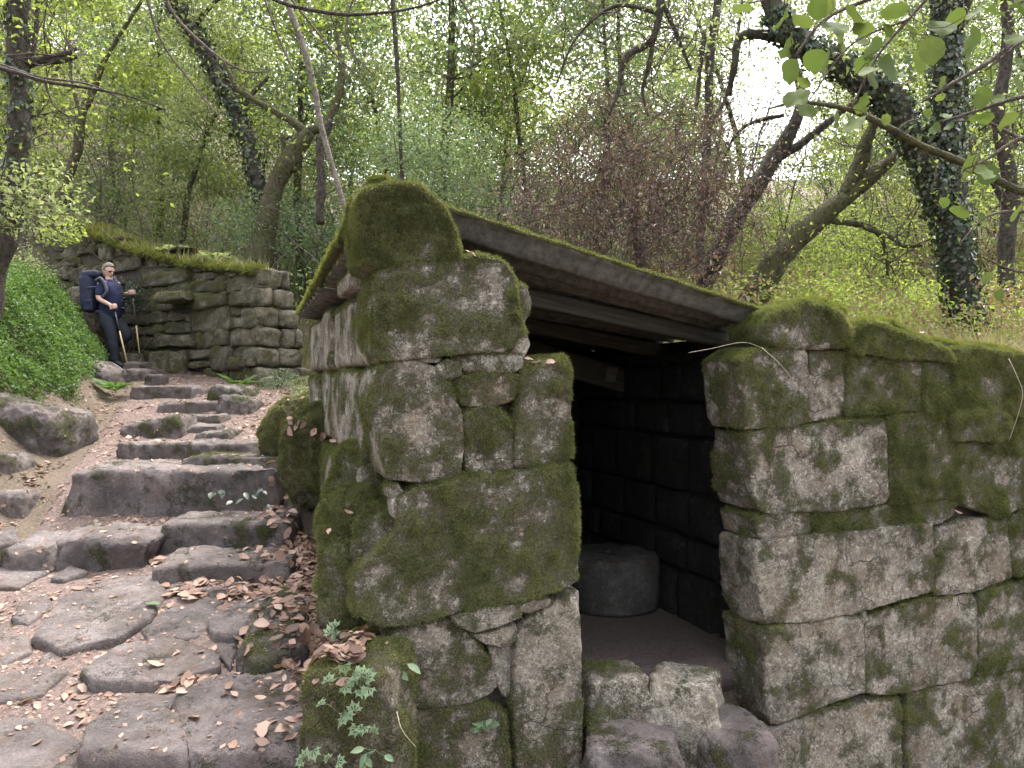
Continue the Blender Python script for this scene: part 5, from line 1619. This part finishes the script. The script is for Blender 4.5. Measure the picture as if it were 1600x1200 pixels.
def put_leaf(p, nn, size, parent):
    o = bpy.data.objects.new('fallen_leaf', fl_mesh[rf.integers(0, len(fl_mesh))])
    COL.objects.link(o)
    a_, b_, c_ = leaf_frame(nn, rf)
    o.parent = parent
    o.matrix_parent_inverse = Matrix.Translation(parent.location).inverted()
    o.matrix_basis = Matrix(((a_[0] * size, b_[0] * size, c_[0] * size, p[0]), (a_[1] * size, b_[1] * size, c_[1] * size, p[1]), (a_[2] * size, b_[2] * size, c_[2] * size, p[2]), (0, 0, 0, 1)))
for p, nn, size in big:
    put_leaf(p, nn, size, path_ob)
mb = MB()
for p, nn, size in rest:
    V, q_ = shapes[rf.integers(0, len(shapes))]
    a_, b_, c_ = leaf_frame(nn, rf)
    mb.add(p + (V @ np.stack([a_, b_, c_])) * size, q_, rf.random())
# crumbs of leaf and twig trodden into the path, and litter on the banks
n = 30000
y = 2.3 + 10.5 * rf.random(n) ** 1.6; u = rf.random(n)
x = np.interp(y, *XL) - .1 + (np.interp(y, *XR) + .2 - np.interp(y, *XL)) * u
k = perlin(np.c_[x * 2.2, y * 2.2, x * 0], 15) + .5 * perlin(np.c_[x * 8, y * 8, x * 0], 16) + rf.normal(size=n) * .3 > -.1
for x_, y_ in zip(x[k], y[k]):
    p, nn, on = drop(x_, y_)
    if on and rf.random() > .18: continue
    if p[2] > EYE - 1.9 + 1.0 + .28 * max(y_ - 3, 0): continue
    V, q_ = shapes[rf.integers(0, len(shapes))]
    a_, b_, c_ = leaf_frame(nn, rf)
    s_ = rf.uniform(.012, .034)
    mb.add(p + [0, 0, .002] + (V[[0, 2, 4, 12, 7]] * [1, 1.3, .4]) @ np.stack([a_, b_, c_]) * s_, np.array([[0, 3, 4], [3, 2, 4], [0, 4, 1], [4, 2, 1]]), rf.random())
n = 16000
y = rf.uniform(2.5, 15, n); x = rf.uniform(-9.5, 1.5, n)
t0_, s0_ = ts(x, y)
k = ((x < np.interp(y, *XL) + .1) | (x > np.interp(y, *XR) - .1)) & ((t0_ < -.05) | (s0_ > 3.3)) & (x < 1)
x, y = x[k], y[k]
C = np.stack([x, y, ground(x, y) + .008], -1)
V, Fc, a = leaf_cards(C, .05, rf, .8, .5, 0, .1)
mb.add(V, Fc, a)
mb.build('leaf_litter', M['litter'], None, kind='stuff')
n = 5200
y = rf.uniform(6.3, 14, n); x = np.interp(y, *XR) + rf.gamma(2, .35, n)
k = (ts(x, y)[0] < -.08) | (ts(x, y)[1] > 3.3)
k &= fbm(np.c_[x, y, x * 0] * 1.3, 31, 2) > -.1
x, y = x[k], y[k]
C = np.stack([x, y, ground(x, y) + rf.uniform(.01, .16, len(x))], -1)
V, Fc, a = leaf_cards(C, .045, rf, .5, .55, .1)
mk('passage_plants', V, Fc, M['shrub'], None, {'rnd': a}, smooth=False, kind='stuff')
# single leaves caught on the hut
for px, py, s in ((732, 394, .05), (742, 399, -.02), (850, 571, .03), (838, 566, .0), (826, 562, .0), (860, 566, .0), (1213, 545, .02), (1497, 800, -.06), (1284, 498, -.03), (1440, 520, .1), (515, 830, -.3), (545, 800, -.2), (520, 690, .3)):
    if px < 560: p = at(px, py, 3.5 if py > 700 else 4.2)
    else: p = fp(px, py, s)
    put_leaf(p, np.array([.1, -.5, .8]), .05, hut_ob)
tag(mk('green_leaf', *(lambda V, q_: (np.array([hit(240, 962) + [0, 0, .07]]) + V * np.array([.09, .13, .05]), q_))(*shapes[2]), M['herb'], attrs={'rnd': np.full(15, .2)}), 'single green leaf lying on the flagstone edge among brown leaves', 'leaf')
# ------------------------------------------------------------------ the hiker
HD = 12.35
def hp(cx, cy, dd=0.0):          # a point on the enlarged view of the hiker -> world, dd metres farther
    return at(100 + cx / 6, 390 + cy / 6, HD + dd)
M['skin'] = plain('skin', (.52, .33, .26), (.46, .27, .21), .55, 30, .35, .05)
M['shirt'] = plain('navy_shirt', (.022, .025, .062), (.016, .018, .046), .8, 60, .2, .3)
M['trousers'] = plain('dark_trousers', (.024, .026, .036), (.034, .036, .048), .8, 50, .2, .3)
M['pack'] = plain('navy_pack_cloth', (.014, .018, .040), (.024, .028, .055), .7, 45, .3, .4)
M['strap'] = plain('grey_webbing', (.09, .095, .12), (.06, .065, .085), .8, 80)
M['shoe'] = plain('black_shoe', (.016, .015, .017), (.03, .028, .03), .6)
M['hair'] = plain('grey_brown_hair', (.17, .14, .125), (.09, .075, .066), .7, 120, .3, .6)
M['glass'] = plain('dark_glasses', (.02, .018, .02), (.03, .025, .025), .25, 10, .6)
M['pole_dark'] = plain('dark_pole', (.03, .03, .035), (.05, .05, .055), .45, 20, .5)
M['pole_pale'] = plain('pale_wooden_pole', (.50, .39, .22), (.42, .31, .17), .6, 30)

def skin_mesh(chains, levels=2):
    """chains of (point, radius) sharing points -> vertices and quads of one grown surface"""
    pts, rad, edges, key = [], [], [], {}
    for ch in chains:
        prev = None
        for p, r in ch:
            k = tuple(np.round(p, 4))
            if k not in key:
                key[k] = len(pts); pts.append(p); rad.append(r)
            i = key[k]
            if prev is not None:
                edges.append((prev, i))
            prev = i
    me = bpy.data.meshes.new('growing')
    me.from_pydata([tuple(p) for p in pts], edges, [])
    o = bpy.data.objects.new('growing', me)
    COL.objects.link(o)
    sk = o.modifiers.new('skin', 'SKIN'); sk.use_smooth_shade = True
    for i, v in enumerate(me.skin_vertices[0].data):
        rr_ = rad[i] if isinstance(rad[i], tuple) else (rad[i], rad[i])
        v.radius = rr_
        v.use_root = i == 0
    sb = o.modifiers.new('sub', 'SUBSURF'); sb.levels = levels; sb.render_levels = levels
    dg = bpy.context.evaluated_depsgraph_get()
    ev = o.evaluated_get(dg)
    m2 = ev.to_mesh()
    V = np.empty(len(m2.vertices) * 3); m2.vertices.foreach_get('co', V); V = V.reshape(-1, 3)
    Fq = [list(p.vertices) for p in m2.polygons]
    ev.to_mesh_clear()
    bpy.data.objects.remove(o); bpy.data.meshes.remove(me)
    q = np.array([f for f in Fq if len(f) == 4]); t3 = np.array([f for f in Fq if len(f) == 3]).reshape(-1, 3)
    return V, [q, t3.astype(int)]

pel = hp(425, 620); wai = hp(442, 548); bel = hp(458, 482); che = hp(430, 375); nb = hp(418, 302); nk = hp(424, 268)
shn, eln, han = hp(340, 330, -.17), hp(322, 462, -.23), hp(468, 537, -.27)
shf, elf, haf = hp(500, 328, .17), hp(548, 425, .20), hp(640, 402, .10)
hin, knn, ann = hp(385, 650, -.10), hp(445, 810, -.13), hp(478, 1025, -.12)
hif, knf, anf = hp(480, 650, .10), hp(605, 815, .08), hp(420, 925, .14)
face = unit(np.array([.84, -.44, -.24])); fup = unit(np.array([.2, -.1, 1.0])); fup = unit(fup - face * fup.dot(face)); fsd = np.cross(face, fup)
hc = hp(416, 200)
body_v, body_f, n_ = [], [], 0
def join(V, fs_):
    global n_
    for f in (fs_ if isinstance(fs_, list) else [fs_]):
        f = np.asarray(f)
        if len(f): body_f.append(f + n_)
    body_v.append(V); n_ += len(V)
join(*skin_mesh([[(pel, .150), (wai, .150), (bel, .155), (che, .145), (nb, .075), (nk, .058), (hc, .05)],
                 [(che, .145), (shn, .066), (eln, .046), (han * .85 + eln * .15, .030)], [(che, .145), (shf, .066), (elf, .046), (haf * .85 + elf * .15, .030)],
                 [(pel, .150), (hin, .098), (knn, .062), (ann, .044), (ann + [.02, -.01, -.06], .04)], [(pel, .150), (hif, .098), (knf, .062), (anf, .044), (anf + [-.05, 0, -.03], .04)]]))
# head: skull, jaw, brow, nose, ears
th, ph = np.meshgrid(np.linspace(0, math.pi, 22), np.linspace(0, 2 * math.pi, 33)[:-1], indexing='ij')
hx, hy, hz = np.sin(th) * np.cos(ph), np.sin(th) * np.sin(ph), np.cos(th)      # hx = forward
jaw = np.clip(-hz, 0, 1)
fw = hx * (.102 - .006 * jaw) + .018 * jaw * (hx > -.3) - .03 * jaw * (hx < 0)
sw = hy * (.080 - .030 * jaw ** 1.3)
hgt_ = hz * .128
front_ = np.clip(hx, 0, 1) ** 3
fw = fw + .034 * np.exp(-((hy / .16) ** 2)) * np.exp(-(((hz + .18) / .15) ** 2)) * (hx > 0) + .006 * np.exp(-((hz - .12) / .1) ** 2) * front_ - .008 * np.exp(-((hz - .0) / .07) ** 2) * front_ * (np.abs(hy) > .15) + .008 * np.exp(-(((hz + .48) / .06) ** 2)) * front_
HV = hc + fw[..., None] * face + sw[..., None] * fsd + hgt_[..., None] * fup
i_ = np.arange(22 * 32).reshape(22, 32)
join(HV.reshape(-1, 3), np.stack([i_[:-1], i_[1:], np.roll(i_[1:], -1, 1), np.roll(i_[:-1], -1, 1)], -1).reshape(-1, 4))
for sg in (-1, 1):
    P_, Q_ = cubegrid(4, 4, 4)
    e = rbox(P_, (.018, .010, .032), .01)
    join(hc + fsd * sg * .080 + face * -.012 + e[:, :1] * face + e[:, 1:2] * fsd + e[:, 2:] * fup, Q_)
# hands: palm, four fingers curled round the pole, thumb from the side
def hand(c, fore, axis, out):
    """fore: direction of the forearm, axis: direction of the pole (down), out: away from the palm"""
    fore, axis = unit(fore), unit(axis)
    out = unit(out - axis * np.dot(out, axis)); fw_ = unit(np.cross(axis, out)); fw_ = fw_ if fw_.dot(fore) > 0 else -fw_
    P_, Q_ = cubegrid(6, 5, 5)
    b = rbox(P_, (.046, .017, .042), .014)
    join(c - fw_ * .012 + out * .026 + b[:, :1] * fw_ + b[:, 1:2] * out + b[:, 2:] * axis, Q_)
    for k_, ln in enumerate((.9, 1.0, .95, .78)):
        o = c + axis * (-.031 + .0205 * k_)
        pts = [o + fw_ * .024 + out * .024, o + fw_ * (.050 * ln) + out * .012, o + fw_ * .042 * ln - out * .018, o + fw_ * .012 - out * .028 * ln, o - fw_ * .012 * ln - out * .016]
        join(*tube(smooth_line(pts, 9), np.linspace(.0105, .008, 9), 7))
    pts = [c - axis * .030 - fw_ * .02 + out * .020, c - axis * .046 + fw_ * .004 - out * .002, c - axis * .044 + fw_ * .026 - out * .022]
    join(*tube(smooth_line(pts, 7), np.linspace(.013, .009, 7), 7))
    join(*tube(np.array([c - unit(fore) * .09, c - unit(fore) * .03 + out * .015]), [.028, .030], 8))
tip1, tip2 = hp(603, 1112, -.35), hp(712, 1004, .05)
hand(han, han - eln, tip1 - han, np.array([-.2, -1, .3]))
hand(haf, haf - elf, tip2 - haf, np.array([.3, -1, .4]))
body = mk('person', np.concatenate(body_v), [np.concatenate([f for f in body_f if f.shape[1] == k]) for k in (3, 4) if any(f.shape[1] == k for f in body_f)], M['skin'])
rm = body.modifiers.new('one_surface', 'REMESH'); rm.mode = 'VOXEL'; rm.voxel_size = .0065; rm.use_smooth_shade = True
tag(body, 'hiker in navy shirt and dark trousers stepping down with two poles, looking down', 'person')
# clothes
o_ = np.array([0, 0, 0])
V, fs_ = skin_mesh([[(hp(418, 665), .178), (hp(424, 610), .190), (wai, .192), (bel, .196), (che, .172), (nb, .115), (nk + [0, 0, -.01], .064)], [(che, .162), (shn, .083), (shn * .42 + eln * .58, .070), (shn * .12 + eln * .88, .066)], [(che, .162), (shf, .083), (shf * .42 + elf * .58, .070), (shf * .12 + elf * .88, .066)]])
V += vnormals(V, fs_[0]) * (fbm(V * 9, 3, 3) * .010)[:, None]
mk('shirt', V, fs_, M['shirt'], body)
V, fs_ = skin_mesh([[(hp(428, 560), .165), (pel, .180), (hin, .132), (knn, .096), (knn * .4 + ann * .6, .078), (ann + [0, 0, -.01], .074), (ann + [0, 0, -.04], .074)], [(pel, .188), (hif, .132), (knf, .098), (knf * .4 + anf * .6, .078), (anf, .072), (anf + [-.03, 0, -.01], .07)]])
V += vnormals(V, fs_[0]) * (fbm(V * 8, 7, 3) * .013)[:, None]
mk('trousers', V, fs_, M['trousers'], body)
def shoe(a, toe):
    f = unit(toe - a); s_ = unit(np.cross(f, [0, 0, 1.0])); u_ = np.cross(s_, f)
    P_, Q_ = cubegrid(14, 6, 6)
    b = rbox(P_, (.145, .048, .050), .035)
    k = b[:, 0] / .145
    b[:, 2] *= np.where(b[:, 2] > 0, 1.15 - .45 * k, 1)
    b[:, 1] *= 1 - .15 * np.clip(k, 0, 1) ** 2
    c = a + f * .06 + u_ * -.045
    V = c + b[:, :1] * f + b[:, 1:2] * s_ + b[:, 2:] * u_
    o = mk('shoe', V, Q_, M['shoe'], body)
    P2, Q2 = cubegrid(10, 5, 2)
    b2 = rbox(P2, (.150, .051, .011), .008)
    mk('sole', c - u_ * .052 + b2[:, :1] * f + b2[:, 1:2] * s_ + b2[:, 2:] * u_, Q2, M['strap'], o)
shoe(ann + np.array([0, 0, -.02]), hp(585, 1085, -.22))
shoe(anf + np.array([-.03, 0, -.03]), hp(440, 1010, .02))
# hair, glasses, eyes, mouth
keep = (hz > .26 + .46 * np.clip(hx, 0, 1) - .80 * np.clip(-hx, 0, 1) - .28 * (np.abs(hy) > .5) * (hx < .35)) & (hx < .93 - .2 * (hz < .5))
kf = keep[:-1] & keep[1:] & np.roll(keep, -1, 1)[1:] & np.roll(keep, -1, 1)[:-1]
Q_ = np.stack([i_[:-1], i_[1:], np.roll(i_[1:], -1, 1), np.roll(i_[:-1], -1, 1)], -1)[kf].reshape(-1, 4)
V = (HV - hc).reshape(-1, 3) * 1.05 + hc
V += (unit(V - hc)) * (fbm(V * 28, 2, 3) * .006)[:, None]
hair = mk('hair', V, Q_, M['hair'], body)
sm = hair.modifiers.new('thickness', 'SOLIDIFY'); sm.thickness = .010; sm.offset = -1
mb = MB()
for sg in (-1, 1):
    c = hc + face * .103 + fsd * sg * .034 + fup * .006
    an = np.linspace(0, 2 * math.pi, 13)[:-1]
    rim_ = c + np.cos(an)[:, None] * fsd * .027 + np.sin(an)[:, None] * fup * .019
    mb.add(np.vstack([rim_ + face * .003, rim_ - face * .003]), [np.arange(12)[None, ::-1], np.arange(12)[None] + 12, np.stack([np.arange(12), (np.arange(12) + 1) % 12, (np.arange(12) + 1) % 12 + 12, np.arange(12) + 12], -1)])
    mb.add(*tube(np.array([c + fsd * sg * .026, c + fsd * sg * .052 - face * .02, c + fsd * sg * .053 - face * .11]), .0035, 5))
mb.add(*tube(np.array([hc + face * .108 - fsd * .01 + fup * .01, hc + face * .108 + fsd * .01 + fup * .01]), .003, 5))
mb.build('glasses', M['glass'], body)
for sg in (-1, 1):
    P_, Q_ = cubegrid(3, 3, 3)
    mk('eye', hc + face * .088 + fsd * sg * .034 + fup * .004 + rbox(P_, (.010,) * 3, .0099), Q_, M['shoe'], body)
M['lip'] = plain('lips', (.36, .17, .14), (.30, .14, .12), .5)
mk('mouth', *tube(smooth_line([hc + face * .098 - fsd * .022 - fup * .064, hc + face * .110 - fup * .060, hc + face * .098 + fsd * .022 - fup * .064], 8), .005, 6), M['lip'], body)
mk('wristband', *tube(np.array([han * .86 + eln * .14, han * .82 + eln * .18]), .036, 10), M['shoe'], body)

# rucksack
bk = thing('backpack', hp(250, 600), 'tall navy rucksack carried on the back of the hiker', 'backpack')
def pad(name, cx, cy, dd, hx_, hy_, hz_, r, mat, rot=0, parent=bk, n=14, amp=.012):
    P_, Q_ = cubegrid(n, n // 2, n)
    b = rbox(P_, (hx_, hy_, hz_), r)
    c_, s_ = math.cos(rot), math.sin(rot)
    b = np.stack([b[:, 0] * c_ + b[:, 2] * s_, b[:, 1], -b[:, 0] * s_ + b[:, 2] * c_], -1)
    V = hp(cx, cy, dd) + b
    V += vnormals(V, Q_) * (fbm(V * 8, int(cx), 3) * amp)[:, None]
    return mk(name, V, Q_, M[mat], parent)
main = pad('main_compartment', 250, 415, -.02, .115, .175, .31, .08, 'pack', -.06)
pad('top_lid', 272, 240, -.02, .135, .165, .06, .05, 'pack', -.1)
pad('side_pocket', 232, 520, -.17, .075, .04, .10, .03, 'pack', -.06)
pad('hip_belt', 360, 590, -.12, .11, .05, .035, .03, 'pack', .1)
for dd, pts in ((-.2, [(300, 290), (345, 268), (385, 330), (398, 400), (330, 470)]), (.12, [(380, 270), (455, 262), (500, 320), (505, 400), (470, 470)])):
    P = smooth_line([hp(a, b, dd - (.06 if 1 <= i <= 3 else 0)) for i, (a, b) in enumerate(pts)], 18)
    V, fs_ = tube(P, .024, 8)
    mk('shoulder_strap', V, fs_, M['strap'], bk)
mk('compression_strap', *tube(smooth_line([hp(200, 360, -.17), hp(260, 350, -.215), hp(325, 350, -.18)], 10), .010, 6), M['strap'], main)

# poles
def pole(label, top, tip, k):
    root = thing('trekking_pole', tip, label, 'hiking pole')
    top, tip = np.asarray(top), np.asarray(tip)
    f = lambda t: top * (1 - t) + tip * t
    mk('grip', *tube(np.array([f(-.06), f(-.055), f(.05), f(.08)]), [.013, .018, .017, .013], 10), M['shoe'], root)
    mk('upper_shaft', *tube(np.array([f(.06), f(k)]), .0125, 8), M['pole_dark'], root)
    mk('lower_shaft', *tube(np.array([f(k - .01), f(.985)]), .0125, 8), M['pole_pale'], root)
    mk('tip', *tube(np.array([f(.955), f(.96), f(.98), f(1.0)]), [.022, .022, .012, .004], 8), M['pole_dark'], root)
pole('hiking pole in the near hand of the hiker, its tip on the grey stone', han, tip1, .40)
pole('hiking pole in the outstretched far hand of the hiker', haf, tip2, .52)
